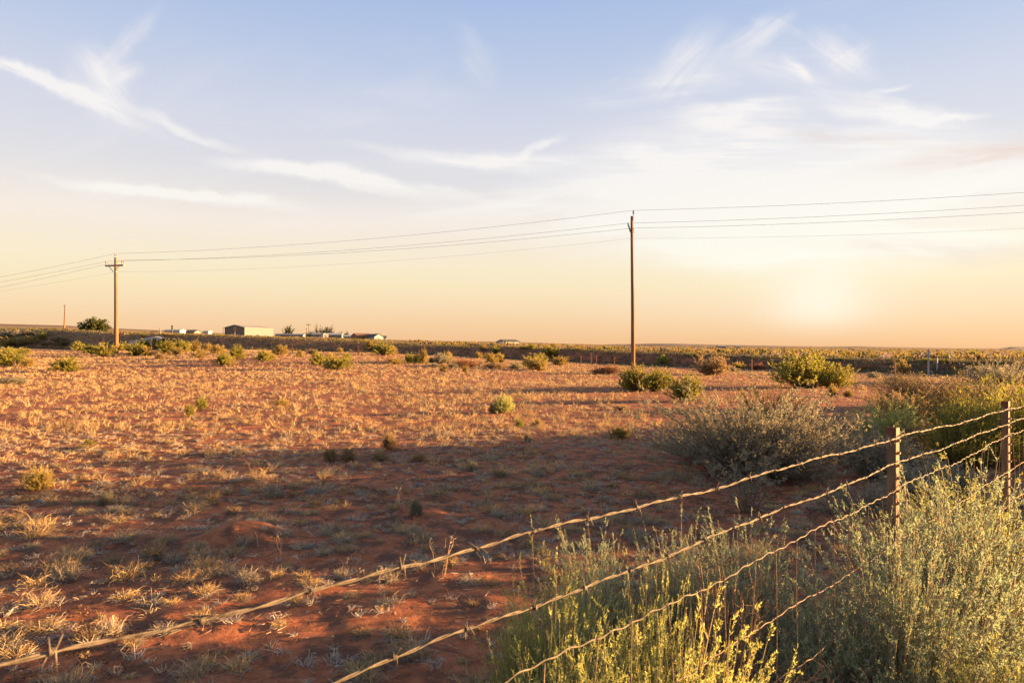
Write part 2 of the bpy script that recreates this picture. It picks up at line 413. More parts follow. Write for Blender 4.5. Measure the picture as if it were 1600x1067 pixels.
# road along the top of the bank, seen edge-on
def build_road():
    us = np.linspace(-560, 2160, 160)
    yf = np.interp(us, UU, YF); rows = []
    for d in (5.5, 12.5):
        y = yf+BW+d*(1+.0*us); x = (us-800)/F*y; rows.append(np.stack([x, y, G(x, y)+.10], -1))
    # level across the carriageway
    zm = np.maximum(rows[0][:, 2], rows[1][:, 2]); rows[0][:, 2] = zm; rows[1][:, 2] = zm
    n = len(us); lo = [r.copy() for r in rows]
    for l in lo: l[:, 2] -= .5
    V = np.concatenate([lo[0], rows[0], rows[1], lo[1]]); i = np.arange(3)[:, None]*n; j = np.arange(n-1)[None]
    Q = np.stack([i+j, i+j+1, i+n+j+1, i+n+j], -1).reshape(-1, 4)
    tag(obj('road', mesh_np('road', V, Q, new_mat('asphalt', (.075, .07, .072), .85, .15, 1.5))), kind='structure')
build_road()

# ------------------------------------------------------------------ shrubs
def jit(c, n, rg, a=.18):
    c = np.asarray(c, float); return np.clip(c[None]*(1+rg.normal(size=(n, 1))*a)*(1+rg.normal(size=(n, 3))*.05), .004, .9)
def lerp_cols(c0, c1, t): return np.asarray(c0)[None]*(1-t[:, None])+np.asarray(c1)[None]*t[:, None]

KINDS = dict(
    # green rabbitbrush, fine upright broom-like stems
    rabbit=dict(c0=(.14, .165, .03), c1=(.42, .365, .07), wood=(.17, .12, .07), up=.95, spread=.55, a=1.0, b=.33, low=.02),
    gold=dict(c0=(.23, .185, .05), c1=(.44, .33, .10), wood=(.2, .14, .08), up=.8, spread=.6, a=1.0, b=.45, low=.02),
    straw=dict(c0=(.24, .17, .09), c1=(.40, .29, .15), wood=(.22, .15, .09), up=.7, spread=.7, a=1.0, b=.5, low=.0),
    sage=dict(c0=(.19, .19, .13), c1=(.36, .32, .21), wood=(.15, .115, .09), up=.35, spread=1.1, a=.7, b=.7, low=.0),
    salt=dict(c0=(.225, .295, .20), c1=(.40, .45, .24), wood=(.24, .19, .12), up=.42, spread=.75, a=.9, b=.55, low=.0),
    yellow=dict(c0=(.31, .35, .11), c1=(.56, .55, .17), wood=(.26, .22, .10), up=.42, spread=.75, a=.95, b=.5, low=.0),
    twig=dict(c0=(.14, .115, .065), c1=(.25, .20, .10), wood=(.16, .10, .07), up=.4, spread=1.0, a=.6, b=.8, low=.0),
    red=dict(c0=(.22, .10, .055), c1=(.34, .18, .09), wood=(.2, .1, .07), up=.6, spread=.8, a=.8, b=.6, low=.0),
    juniper=dict(c0=(.035, .052, .018), c1=(.10, .105, .035), wood=(.11, .08, .06), up=.5, spread=.9, a=.6, b=.8, low=.0),
)
def shrub(kind, seed, R, Ht, nst, ntw, nlf, tl, ll, lw, r0=.006, lobes=7, twr=.0018, top=0.0):
    """returns (stems mesh, foliage mesh) for a shrub of half width R and height Ht, metres, base at the origin"""
    k = KINDS[kind]; rg = np.random.default_rng(seed); R *= 1.22; Ht *= 1.06
    lc = rg.normal(size=(lobes, 2)); lc = lc/np.maximum(1, np.linalg.norm(lc, axis=1, keepdims=True))*R*.55*rg.uniform(.5, 1, (lobes, 1))
    lr = R*rg.uniform(.36, .58, lobes); lh = Ht*rg.uniform(.68+.2*top, 1.0, lobes); lcol = rg.normal(size=lobes)*.14
    li = rg.integers(0, lobes, nst)
    th = rg.uniform(0, 2*math.pi, nst); cz = rg.uniform(.32*top, 1, nst); sr = np.sqrt(1-cz**2)
    q = rg.uniform(.55, 1.02, nst)**.6
    tip = np.stack([lc[li, 0]+lr[li]*sr*np.cos(th)*q, lc[li, 1]+lr[li]*sr*np.sin(th)*q, lh[li]*(.10+.90*cz**.8*q)*rg.uniform(.85, 1.05, nst)], -1)
    tip[:, 2] = np.maximum(tip[:, 2], Ht*.09)
    st = np.stack([tip[:, 0]*.16, tip[:, 1]*.16, np.full(nst, -.03)], -1)+rg.normal(size=(nst, 3))*[R*.05, R*.05, 0]
    ct = np.stack([tip[:, 0]*(.75-.45*k['up'])+st[:, 0]*.3, tip[:, 1]*(.75-.45*k['up'])+st[:, 1]*.3, tip[:, 2]*.5], -1)+rg.normal(size=(nst, 3))*R*.06
    npt = 4 if top else 6; ts = np.linspace(0, 1, npt)[None, :, None]
    P = st[:, None]*(1-ts)**2+ct[:, None]*2*ts*(1-ts)+tip[:, None]*ts**2
    sx = (R-tl*.5)/max(np.percentile(np.abs(P[:, -1, :2]), 97), 1e-3); P = P*np.array([sx, sx, max(.5, (Ht-tl*.75)/np.percentile(P[:, -1, 2], 98))])
    gs = Geo(); gs.paths(P, r0, r0*.35, jit(k['wood'], nst, rg), rg)
    # twigs
    n = nst*ntw; si = np.repeat(np.arange(nst), ntw); t = 1-(.62-.22*top)*rg.uniform(0, 1, n)**(1+.5*top)
    f = t*(npt-1); i0 = np.minimum(f.astype(int), npt-2); fr = (f-i0)[:, None]
    p = P[si, i0]*(1-fr)+P[si, i0+1]*fr; tan = nrm(P[si, i0+1]-P[si, i0])
    d = nrm(tan*.6+rg.normal(size=(n, 3))*k['spread']*.55+np.array([0, 0, k['up']*.75])+nrm(p*[1, 1, .2]+1e-6)*(.8-.45*k['up']))
    l = tl*rg.uniform(.55, 1.25, n); e = p+d*l[:, None]
    e[:, 2] = np.maximum(e[:, 2], .02)
    gs.ribbons(p, e, twr*1.3, twr*.7, jit(k['wood'], n, rg), rg)
    # leaves
    m = n*nlf; ti = np.repeat(np.arange(n), nlf); s = rg.uniform(.05, 1.0, m)[:, None]
    lp = p[ti]*(1-s)+e[ti]*s
    ld = nrm(d[ti]*k['a']+rg.normal(size=(m, 3))*k['b'])
    tw = np.clip(rg.normal(size=n)*.25+.45+lcol[li[si]], 0, 1)
    mix = np.clip(tw[ti]+rg.normal(size=m)*.13, 0, 1)
    gl = Geo(); gl.leaves(lp, ld, ll*rg.uniform(.6, 1.3, m)*(1.15-.5*s[:, 0]), lw*rg.uniform(.7, 1.2, m), lerp_cols(k['c0'], k['c1'], mix), rg)
    return gs.mesh('stems', M_STEM), gl.mesh('foliage', M_LEAF)

def place(pair, name, label, cat, loc, rz, sc, group=None):
    t = thing(name, label, cat, loc, rz, sc, group)
    obj('stems', pair[0], t); obj('foliage', pair[1], t)
    return t

PRO = {}
def proto(kind, i, near=False):
    key = (kind, i, near)
    if key not in PRO:
        s = 100+hash_(kind)+i*7+(50 if near else 0)
        if near: PRO[key] = shrub(kind, s, .5, .8, 240, 6, 8, .11, .062, .017, lobes=11)
        else: PRO[key] = shrub(kind, s, .5, .8, 120, 6, 7, .13, .085, .022, lobes=8, r0=.008, twr=.003)
    return PRO[key]
def hash_(s): return sum(ord(c)*(i+3) for i, c in enumerate(s)) % 1000
BUSHES = []            # footprints (x, y, r) kept free of grass
def bush(u, v, w, h, kind, label, group=None, name=None, near=None, y=None, idx=None):
    """shrub whose base meets the ground at photo pixel (u,v), w x h photo pixels large"""
    x, yy, z = at(u, v) if y is None else on(u, y)
    W = 1.1*w*yy/F; Hh = 1.04*h*yy/F
    if near is None: near = yy < 32
    i = (len(BUSHES) if idx is None else idx) % 3
    names = dict(rabbit='rabbitbrush', gold='rabbitbrush', straw='dry_shrub', sage='sagebrush', salt='saltbush', yellow='snakeweed', twig='twiggy_shrub', red='dry_shrub', juniper='juniper')
    rz = random.Random(len(BUSHES)).uniform(0, 6.28)
    s = W/1.0
    t = place(proto(kind, i, near), name or names[kind], label, 'shrub', (x, yy, z-.01), rz, (s, s, Hh/.8), group)
    BUSHES.append((x, yy, W*.42)); return t

def zone(u):
    for lim, t in ((125, 'near the far leaning pole, before the bank'), (235, 'around the foot of the crossarm pole'), (330, 'in front of the pale culvert'), (445, 'in front of the metal barn'), (560, 'in front of the trailer homes'),
                   (632, 'in front of the orange barn'), (740, 'between the orange barn and the lone white house'), (825, 'in front of the lone white house'), (985, 'between the lone white house and the bare pole'), (1300, 'between the bare pole and the biggest green dome')):
        if u < lim: return t
    return 'between the biggest green dome and the white marker post'
def scrub_in_view():
    L = [(22, 572, 56, 26, 'rabbit'), (42, 573, 22, 14, 'gold'), (108, 581, 42, 23, 'rabbit'), (90, 579, 18, 14, 'gold'), (166, 557, 34, 21, 'rabbit'), (126, 548, 24, 14, 'rabbit'), (146, 553, 26, 14, 'rabbit'), (187, 549, 24, 15, 'rabbit'),
         (50, 538, 26, 12, 'gold'), (62, 532, 24, 11, 'rabbit'), (94, 536, 24, 8, 'straw'), (20, 542, 34, 14, 'gold'), (8, 556, 30, 12, 'rabbit'), (38, 553, 22, 10, 'rabbit'), (12, 530, 28, 11, 'sage'), (36, 526, 26, 10, 'sage'), (72, 541, 14, 7, 'straw'), (100, 541, 18, 8, 'straw'),
         (211, 556, 32, 20, 'rabbit'), (229, 556, 20, 15, 'gold'), (228, 545, 22, 14, 'rabbit'), (258, 553, 30, 21, 'rabbit'), (248, 545, 18, 14, 'rabbit'), (275, 555, 18, 13, 'gold'), (286, 551, 28, 19, 'rabbit'), (304, 550, 16, 18, 'gold'), (310, 559, 18, 13, 'gold'), (252, 562, 14, 12, 'straw'),
         (323, 549, 16, 12, 'gold'), (339, 553, 20, 14, 'gold'), (346, 571, 32, 20, 'rabbit'), (359, 569, 14, 13, 'straw'), (366, 563, 29, 23, 'rabbit'), (410, 565, 27, 18, 'rabbit'), (425, 562, 16, 10, 'gold'), (437, 555, 22, 16, 'gold'), (470, 558, 15, 11, 'gold'), (486, 553, 14, 8, 'straw'),
         (501, 572, 26, 22, 'rabbit'), (514, 569, 20, 17, 'gold'), (526, 578, 34, 24, 'rabbit'), (539, 567, 18, 15, 'rabbit'), (600, 555, 34, 19, 'rabbit'), (612, 554, 18, 13, 'gold'), (581, 546, 22, 14, 'gold'), (532, 551, 12, 8, 'gold'),
         (618, 569, 24, 10, 'gold'), (637, 568, 22, 15, 'rabbit'), (651, 569, 18, 16, 'rabbit'), (661, 569, 13, 24, 'gold'), (688, 568, 30, 16, 'sage'), (701, 568, 17, 18, 'gold'), (674, 567, 10, 9, 'gold'), (692, 581, 13, 12, 'gold'), (677, 574, 15, 7, 'sage'), (710, 575, 16, 8, 'sage'), (727, 574, 44, 12, 'red'), (726, 583, 10, 12, 'gold'),
         (749, 560, 15, 10, 'gold'), (769, 568, 18, 16, 'gold'), (783, 567, 17, 15, 'gold'), (775, 575, 32, 10, 'straw'), (808, 577, 22, 11, 'sage'), (845, 579, 40, 21, 'gold'), (833, 574, 26, 22, 'rabbit'), (848, 569, 18, 15, 'rabbit'), (872, 571, 26, 14, 'gold'), (940, 584, 38, 14, 'red'), (958, 580, 20, 8, 'straw'),
         (1152, 578, 22, 13, 'gold'), (1146, 581, 20, 9, 'sage'), (1185, 578, 26, 10, 'red'), (1368, 591, 20, 10, 'sage'), (1403, 599, 28, 13, 'sage'), (1409, 585, 20, 22, 'gold'), (1352, 580, 26, 9, 'red'), (1322, 583, 20, 8, 'straw')]
    sz = lambda w: 'large' if w >= 26 else 'small' if w < 17 else 'mid-sized'
    desc = dict(rabbit='yellow-green rabbitbrush mound', gold='straw-gold rounded shrub', straw='low tan dead shrub', red='reddish dry shrub', sage='low grey-green sagebrush')
    for u, v, w, h, k in L:
        lb = sz(w)+' '+desc[k]+' '+zone(u); bush(u, v, w, h, k, lb, lb)
    # green clumps rooted on the slope of the bank itself
    for u, y, w, h, k in ((865, 72.5, 30, 15, 'rabbit'), (1042, 63, 26, 13, 'rabbit'), (776, 76.5, 14, 9, 'rabbit'), (756, 77.5, 12, 8, 'gold'), (830, 75.5, 16, 8, 'rabbit')):
        bush(u, 0, w, h, k, 'green shrub growing out of the shaded slope of the bank', 'shrubs on the bank slope', y=y)
    # larger shrubs that stand alone
    bush(994, 611, 46, 39, 'rabbit', 'larger of two green rabbitbrush mounds in front of the tall bare pole', near=True)
    bush(1025, 611, 40, 34, 'rabbit', 'green rabbitbrush joined to the larger mound in front of the tall bare pole', near=True)
    bush(1070, 627, 46, 40, 'rabbit', 'round yellow-green rabbitbrush standing alone between the pole mound and the big grey shrub', near=True)
    bush(1110, 586, 44, 29, 'straw', 'pale straw-coloured dry shrub at the bank foot past the tall bare pole', near=True)
    bush(1262, 606, 92, 52, 'rabbit', 'biggest bright green domed rabbitbrush on bare red dirt', near=True)
    bush(1302, 606, 48, 36, 'rabbit', 'lower green shrub leaning on the biggest green dome', near=True)
    bush(785, 645, 28, 27, 'yellow', 'lone light green bush in the middle of the sunlit field', near=True)
    bush(771, 645, 14, 16, 'straw', 'pale dry clump touching the lone light green bush', near=True)
    for u, v, w, h, k in ((607, 701, 22, 26, 'straw'), (515, 719, 24, 22, 'straw'), (545, 719, 24, 21, 'straw'), (595, 720, 24, 16, 'straw'), (654, 721, 22, 14, 'straw'), (315, 641, 16, 20, 'rabbit'),
                          (297, 652, 13, 20, 'rabbit'), (440, 635, 20, 13, 'gold'), (811, 669, 13, 15, 'rabbit'), (841, 664, 9, 11, 'gold'), (826, 690, 11, 15, 'sage'), (970, 685, 30, 20, 'gold'), (648, 810, 20, 27, 'sage'), (738, 736, 15, 18, 'sage'),
                          (165, 787, 18, 22, 'sage'), (62, 766, 36, 36, 'gold'), (137, 700, 18, 14, 'rabbit'), (1300, 620, 14, 20, 'gold'), (1325, 620, 12, 12, 'gold'), (970, 640, 18, 9, 'straw'), (20, 600, 30, 12, 'sage')):
        c = dict(gold='straw-gold', rabbit='green', sage='grey-green', straw='pale straw')[k]; p = 'in the sunlit straw grass' if v < 690 else 'at the edge of the foreground shade' if v < 730 else 'on the shaded dirt'
        q = 'wide' if w >= 24 else 'slim' if w < 14 else 'small'; lb = f'{q} {c} sprig standing {p}'
        if v < 690: lb += ' before the bare pole' if u > 740 else ' before the crossarm pole'
        bush(u, v, w, h, k, lb, lb, name='green_sprig', near=True)

def shrub_unique(label, name, kind, u, y, W, Ht, seed, **kw):
    x, yy, z = on(u, y)
    pr = shrub(kind, seed, W/2, Ht, **kw)
    BUSHES.append((x, yy, W*.4))
    return place(pr, name, label, 'shrub', (x, yy, z-.01), 0, (1, 1, 1))

def near_shrubs():
    # the middle distance on the right, across the fence
    k1 = dict(nst=230, ntw=8, nlf=9, tl=.13, ll=.04, lw=.011, r0=.007, lobes=10)
    shrub_unique('largest grey-brown sagebrush sprawling on the dirt, its top lit and its base shaded', 'sagebrush', 'sage', 1168, 8.6, 2.35, 1.14, 301, nst=420, ntw=9, nlf=14, tl=.12, ll=.034, lw=.009, r0=.006, lobes=14)
    shrub_unique('olive twiggy shrub behind the largest sagebrush', 'twiggy_shrub', 'gold', 1200, 11.2, 1.25, 1.0, 302, nst=120, ntw=7, nlf=7, tl=.14, ll=.045, lw=.012, r0=.006, lobes=7)
    shrub_unique('brown-olive bare-twigged shrub in front of the white marker post', 'twiggy_shrub', 'twig', 1458, 17.5, 2.2, 1.05, 303, nst=330, ntw=9, nlf=6, tl=.17, ll=.05, lw=.011, r0=.006, lobes=11, twr=.003)
    shrub_unique('wide pale sagebrush mound casting black shade beyond the green hedge', 'sagebrush', 'sage', 1562, 30.0, 2.9, 1.05, 304, nst=240, ntw=7, nlf=8, tl=.2, ll=.075, lw=.02, r0=.008, lobes=10)
    shrub_unique('blue-grey feathery sagebrush before the broom-like green bush', 'sagebrush', 'sage', 1338, 9.2, .85, .56, 305, nst=110, ntw=8, nlf=11, tl=.12, ll=.04, lw=.008, lobes=7)
    shrub_unique('broom-like green bush across the fence with tan stalks at its side', 'rabbitbrush', 'yellow', 1392, 10.6, .95, .80, 306, nst=170, ntw=8, nlf=9, tl=.17, ll=.055, lw=.008, lobes=8)
    shrub_unique('tan dry shrub beside the broom-like green bush', 'dry_shrub', 'straw', 1440, 10.2, .6, .55, 307, nst=90, ntw=7, nlf=8, tl=.14, ll=.045, lw=.008, lobes=6)
    for i, (u, y, W, h, kd, lab) in enumerate(((1255, 9.8, .7, .42, 'straw', 'low tan shrub between the largest sagebrush and the blue-grey one'), (1290, 10.8, .9, .6, 'sage', 'grey sagebrush just behind the blue-grey feathery one'),
            (1430, 12.6, 1.2, .72, 'gold', 'olive-gold shrub between the broom-like bush and the brown twiggy shrub'), (1512, 13.0, 1.4, .95, 'gold', 'golden shrub between the hedge and the brown twiggy shrub'), (1585, 13.5, 1.6, 1.05, 'rabbit', 'green shrub showing over the top of the hedge'),
            (1385, 8.3, .7, .5, 'sage', 'low grey sagebrush between the broom-like bush and the fence'), (1095, 9.6, .8, .62, 'sage', 'grey shrub leaning out from the side of the largest sagebrush'), (1400, 15.5, 1.0, .55, 'straw', 'dry tan shrub left standing by the brown twiggy shrub'), (1450, 7.2, .7, .42, 'sage', 'pale grey sagebrush in the dark gap below the hedge'))):
        shrub_unique(lab, dict(straw='dry_shrub', sage='sagebrush', gold='rabbitbrush', rabbit='rabbitbrush')[kd], kd, u, y, W*1.25, h*1.08, 700+i, nst=170, ntw=7, nlf=9, tl=.11, ll=.042, lw=.013, lobes=9)
    HL = ('first tall green broom bush of the hedge behind the fence, the lowest', 'second tall green broom bush of the hedge behind the fence', 'highest green broom bush of the hedge behind the far steel post')
    for i, (u, y, W, h) in enumerate(((1492, 9.0, .85, .86), (1552, 9.1, .95, 1.0), (1622, 9.2, 1.1, 1.13))):
        shrub_unique(HL[i], 'rabbitbrush', 'rabbit', u, y, W, h, 310+i, nst=260, ntw=8, nlf=8, tl=.19, ll=.07, lw=.009, lobes=8)
    shrub_unique('grey bent dead shrub lying dark behind the near steel post', 'dead_shrub', 'sage', 1338, 6.6, .62, .34, 320, nst=70, ntw=7, nlf=4, tl=.15, ll=.06, lw=.005, lobes=5)
    shrub_unique('thin upright stalky plant in the shade below the largest sagebrush', 'stalky_weed', 'sage', 1168, 6.6, .42, .62, 321, nst=34, ntw=5, nlf=7, tl=.12, ll=.03, lw=.006, r0=.004, lobes=5)
    # along the fence, close to the camera
    K = dict(tl=.075, ll=.021, lw=.0052, r0=.003, twr=.0011)
    FG = [('grey-green saltbush behind the wires beside the dead stalks', 'saltbush', 'salt', 955, 3.35, .52, .74, 90, 8, 22),
          ('saltbush with tan seed tips between two grey-green bushes', 'saltbush', 'salt', 1062, 3.3, .50, .76, 95, 8, 22),
          ('blue-green feathery saltbush leaning under the second wire', 'saltbush', 'salt', 1165, 3.15, .58, .82, 110, 8, 24),
          ('yellow-green upright snakeweed plumes against the red dirt', 'snakeweed', 'yellow', 862, 2.75, .38, .77, 70, 8, 24),
          ('slim green snakeweed sprig beside the yellow plumes', 'snakeweed', 'yellow', 806, 2.7, .18, .68, 26, 7, 22),
          ('bright yellow snakeweed bush filling the lower edge under the wires', 'snakeweed', 'yellow', 1040, 2.0, .60, .90, 150, 9, 26),
          ('yellow snakeweed left half of the bright clump under the wires', 'snakeweed', 'yellow', 870, 2.12, .48, .80, 100, 8, 26),
          ('single tall yellow plume rising through the third wire', 'snakeweed', 'yellow', 1020, 2.35, .17, .88, 22, 8, 26),
          ('pale green saltbush growing against the foot of the near steel post', 'saltbush', 'salt', 1400, 2.6, .62, 1.04, 120, 9, 26),
          ('large sunlit saltbush spreading under the far steel post', 'saltbush', 'salt', 1535, 3.0, 1.0, 1.1, 260, 10, 26),
          ('golden-lit saltbush at the corner in front of the spreading saltbush', 'saltbush', 'yellow', 1590, 2.3, .55, .66, 110, 9, 24),
          ('dark green saltbush hanging over the lower woven wires', 'saltbush', 'salt', 1270, 2.8, .55, .72, 100, 8, 26),
          ('low saltbush sprigs over brown dead stems by the fence foot', 'saltbush', 'salt', 1440, 2.1, .55, .42, 90, 8, 22),
          ('yellow-tipped broom bush in front of the far steel post', 'snakeweed', 'yellow', 1545, 4.1, .9, .95, 170, 9, 20),
          ('saltbush spraying over the third wire between the steel posts', 'saltbush', 'salt', 1470, 3.3, .65, .98, 130, 9, 24),
          ('drooping saltbush branches in front of the brown thicket', 'saltbush', 'salt', 1480, 2.5, .7, .68, 120, 9, 24),
          ('yellow snakeweed shoots low at the edge of the bright clump', 'snakeweed', 'yellow', 965, 1.78, .36, .64, 70, 8, 24),
          ('small sprig of saltbush at the lower edge of the dead thicket', 'saltbush', 'salt', 1370, 1.9, .24, .42, 34, 7, 22)]
    fine = {}
    for k in ('salt', 'yellow'):
        for q in range(3): fine[k, q] = shrub(k, 800+q+hash_(k), .41, .80, 400, 7, 17, .058, .0150, .0036, r0=.0026, lobes=13, twr=.0009, top=.3)
    for i, (lab, nm, k, u, y, W, h, ns, nt, nl) in enumerate(FG):
        x, yy, z = on(u, y); BUSHES.append((x, yy, W*.4))
        sz = h/.8*.92; sx = max(W*1.3, (.66 if W > .3 else .4)*sz)
        place(fine[k, i % 3], nm, lab, 'shrub', (x, yy, z-.01), i*1.9, (sx, sx, sz))
    # dead thickets of bare stems
    for i, (lab, u, y, W, h, n) in enumerate((('upright bundle of bare tan stems between the yellow bush and the wires', 1135, 2.6, .30, .74, 90), ('tangled bare brown stems spreading under the third wire', 1205, 2.3, .55, .5, 170),
                                      ('dead brown thicket beneath the large saltbush', 1400, 2.35, .8, .42, 300))):
        x, yy, z = on(u, y); rg = np.random.default_rng(500+i); R = W/2
        th = rg.uniform(0, 6.283, n); q = rg.uniform(.1, 1, n)**.6*R; hh = h*rg.uniform(.5, 1.05, n)
        tip = np.stack([np.cos(th)*q, np.sin(th)*q, hh], -1); st = tip*[.25, .25, 0]-[0, 0, .02]
        mid = (st+tip)*.5+rg.normal(size=(n, 3))*R*.12; mid2 = tip*.8+st*.2+rg.normal(size=(n, 3))*R*.10
        P = np.stack([st, mid, mid2, tip], 1); g = Geo(); c = jit((.24, .15, .085), n, rg, .25); g.paths(P, .0032, .0012, c, rg)
        m3 = n*4; si = rg.integers(0, n, m3); a = rg.uniform(.3, 1, m3)[:, None]; p = mid[si]*(1-a)+tip[si]*a
        g.sticks(p, p+nrm(rg.normal(size=(m3, 3))+[0, 0, .5])*rg.uniform(.03, .11, (m3, 1)), .0013, .0006, c[si], rg)
        tag(obj('dead_thicket', g.mesh('dead_thicket', M_STEM), None, (x, yy, z)), lab, 'shrub'); BUSHES.append((x, yy, R*.7))

def hedge_out_of_view():
    """the roadside scrub goes on to the beside the frame; its shade lies over the near field"""
    for i, (x, y, W, h) in enumerate(((10.2, 7.8, 2.0, 1.4), (10.9, 6.4, 1.9, 1.05), (11.7, 8.3, 2.2, 1.6), (12.9, 7.0, 2.2, 1.4), (14.6, 8.0, 2.5, 1.95), (13.4, 8.7, 2.3, 1.8), (12.6, 5.8, 2.0, 1.0), (11.4, 10.0, 1.6, .8),
            (11.8, 12.2, 2.0, 1.75), (13.2, 13.2, 2.0, 1.6), (13.8, 12.4, 2.2, 1.95), (15.4, 13.0, 2.4, 2.1))):
        p = proto('rabbit', i % 3, True)
        place(p, 'rabbitbrush', 'tall green roadside shrub beyond the end of the hedge', 'shrub', (x, y, gz(x, y)-.02), i*1.3, (W, W, h/.8), 'tall roadside shrubs')

def far_scrub():
    rg = np.random.default_rng(77)
    n = 0; kinds = ['rabbit', 'gold', 'sage', 'rabbit', 'gold']
    # shrubs one can tell apart on the crest of the bank and the near plain
    while n < 210:
        u = rg.uniform(-30, 1630); d = rg.choice([rg.uniform(3.0, 5.0), rg.uniform(14, 70)], p=[.45, .55]); yf = np.interp(u, UU, YF); y = yf+d
        k = kinds[rg.integers(0, 5)]; w = rg.uniform(.7, 1.7); h = w*rg.uniform(.32, .5)
        if d < 5.5: w *= .8; h *= .5
        elif u < 640: h *= .5
        x = (u-800)/F*y
        t = obj('rabbitbrush' if k != 'sage' else 'sagebrush', PRO[(k, int(rg.integers(0, 3)), False)][1], None, (x, y, gz(x, y)-.03), (0, 0, rg.uniform(0, 6)), (w, w, h/.8))
        lb = dict(rabbit='green', gold='straw-gold', sage='grey')[k]+' '+('shrub on the crest ' if d < 5.5 else 'shrub on the plain ')+zone(u).replace(', before the bank', '').replace('in front of', 'near').replace('around the foot of', 'behind')
        tag(t, lb, 'shrub', lb); n += 1
    # the rest of the plain reads as one mass
    g = Geo(); m = 4200; u = rg.uniform(-80, 1680, m); y = np.interp(u, UU, YF)+8+rg.uniform(0, 1, m)**2.2*np.interp(u, [0, 300, 600, 900], [45, 80, 240, 520])
    x = (u-800)/F*y; z = G(x, y); s = rg.uniform(.25, .75, m)*(1+y/600)*np.where(u < 640, .6, 1.0)
    kc = [KINDS[k] for k in ('rabbit', 'gold', 'sage', 'juniper')]; ki = rg.choice(4, m, p=[.36, .34, .18, .12])
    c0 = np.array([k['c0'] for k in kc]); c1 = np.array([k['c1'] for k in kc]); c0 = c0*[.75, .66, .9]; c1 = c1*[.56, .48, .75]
    per = 20; i = np.repeat(np.arange(m), per); d = rg.normal(size=(m*per, 3)); d[:, 2] = np.abs(d[:, 2]); d = nrm(d)
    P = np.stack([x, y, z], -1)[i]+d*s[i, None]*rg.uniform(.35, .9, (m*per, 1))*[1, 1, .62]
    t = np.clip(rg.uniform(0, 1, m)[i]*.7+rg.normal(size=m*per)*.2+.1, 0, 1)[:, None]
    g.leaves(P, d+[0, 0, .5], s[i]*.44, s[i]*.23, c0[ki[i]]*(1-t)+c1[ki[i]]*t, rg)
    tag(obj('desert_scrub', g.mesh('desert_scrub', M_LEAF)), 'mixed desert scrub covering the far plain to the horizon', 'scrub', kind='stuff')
    # low grass and weeds on the shaded slope
    g = Geo(); m = 9000; u = rg.uniform(-80, 1700, m); y = np.interp(u, UU, YF)+rg.uniform(-1.5, BW+2.5, m); x = (u-800)/F*y; z = G(x, y)
    per = 6; i = np.repeat(np.arange(m), per); d = nrm(rg.normal(size=(m*per, 3))*[1, 1, .4]+[0, 0, 1.0])
    s = rg.uniform(.15, .5, m); cc = np.array([(.15, .13, .075), (.10, .115, .05), (.2, .16, .10), (.12, .09, .07)])[rg.integers(0, 4, m)]
    g.leaves(np.stack([x, y, z], -1)[i]+rg.normal(size=(m*per, 3))*[.16, .16, 0], d, s[i]*rg.uniform(.5, 1.1, m*per), .05, cc[i]*rg.uniform(.8, 1.2, (m*per, 1)), rg)
    tag(obj('bank_weeds', g.mesh('bank_weeds', M_GRASS)), 'weeds and dry grass covering the slope of the bank', 'weeds', kind='stuff')

scrub_in_view(); near_shrubs(); hedge_out_of_view(); far_scrub()

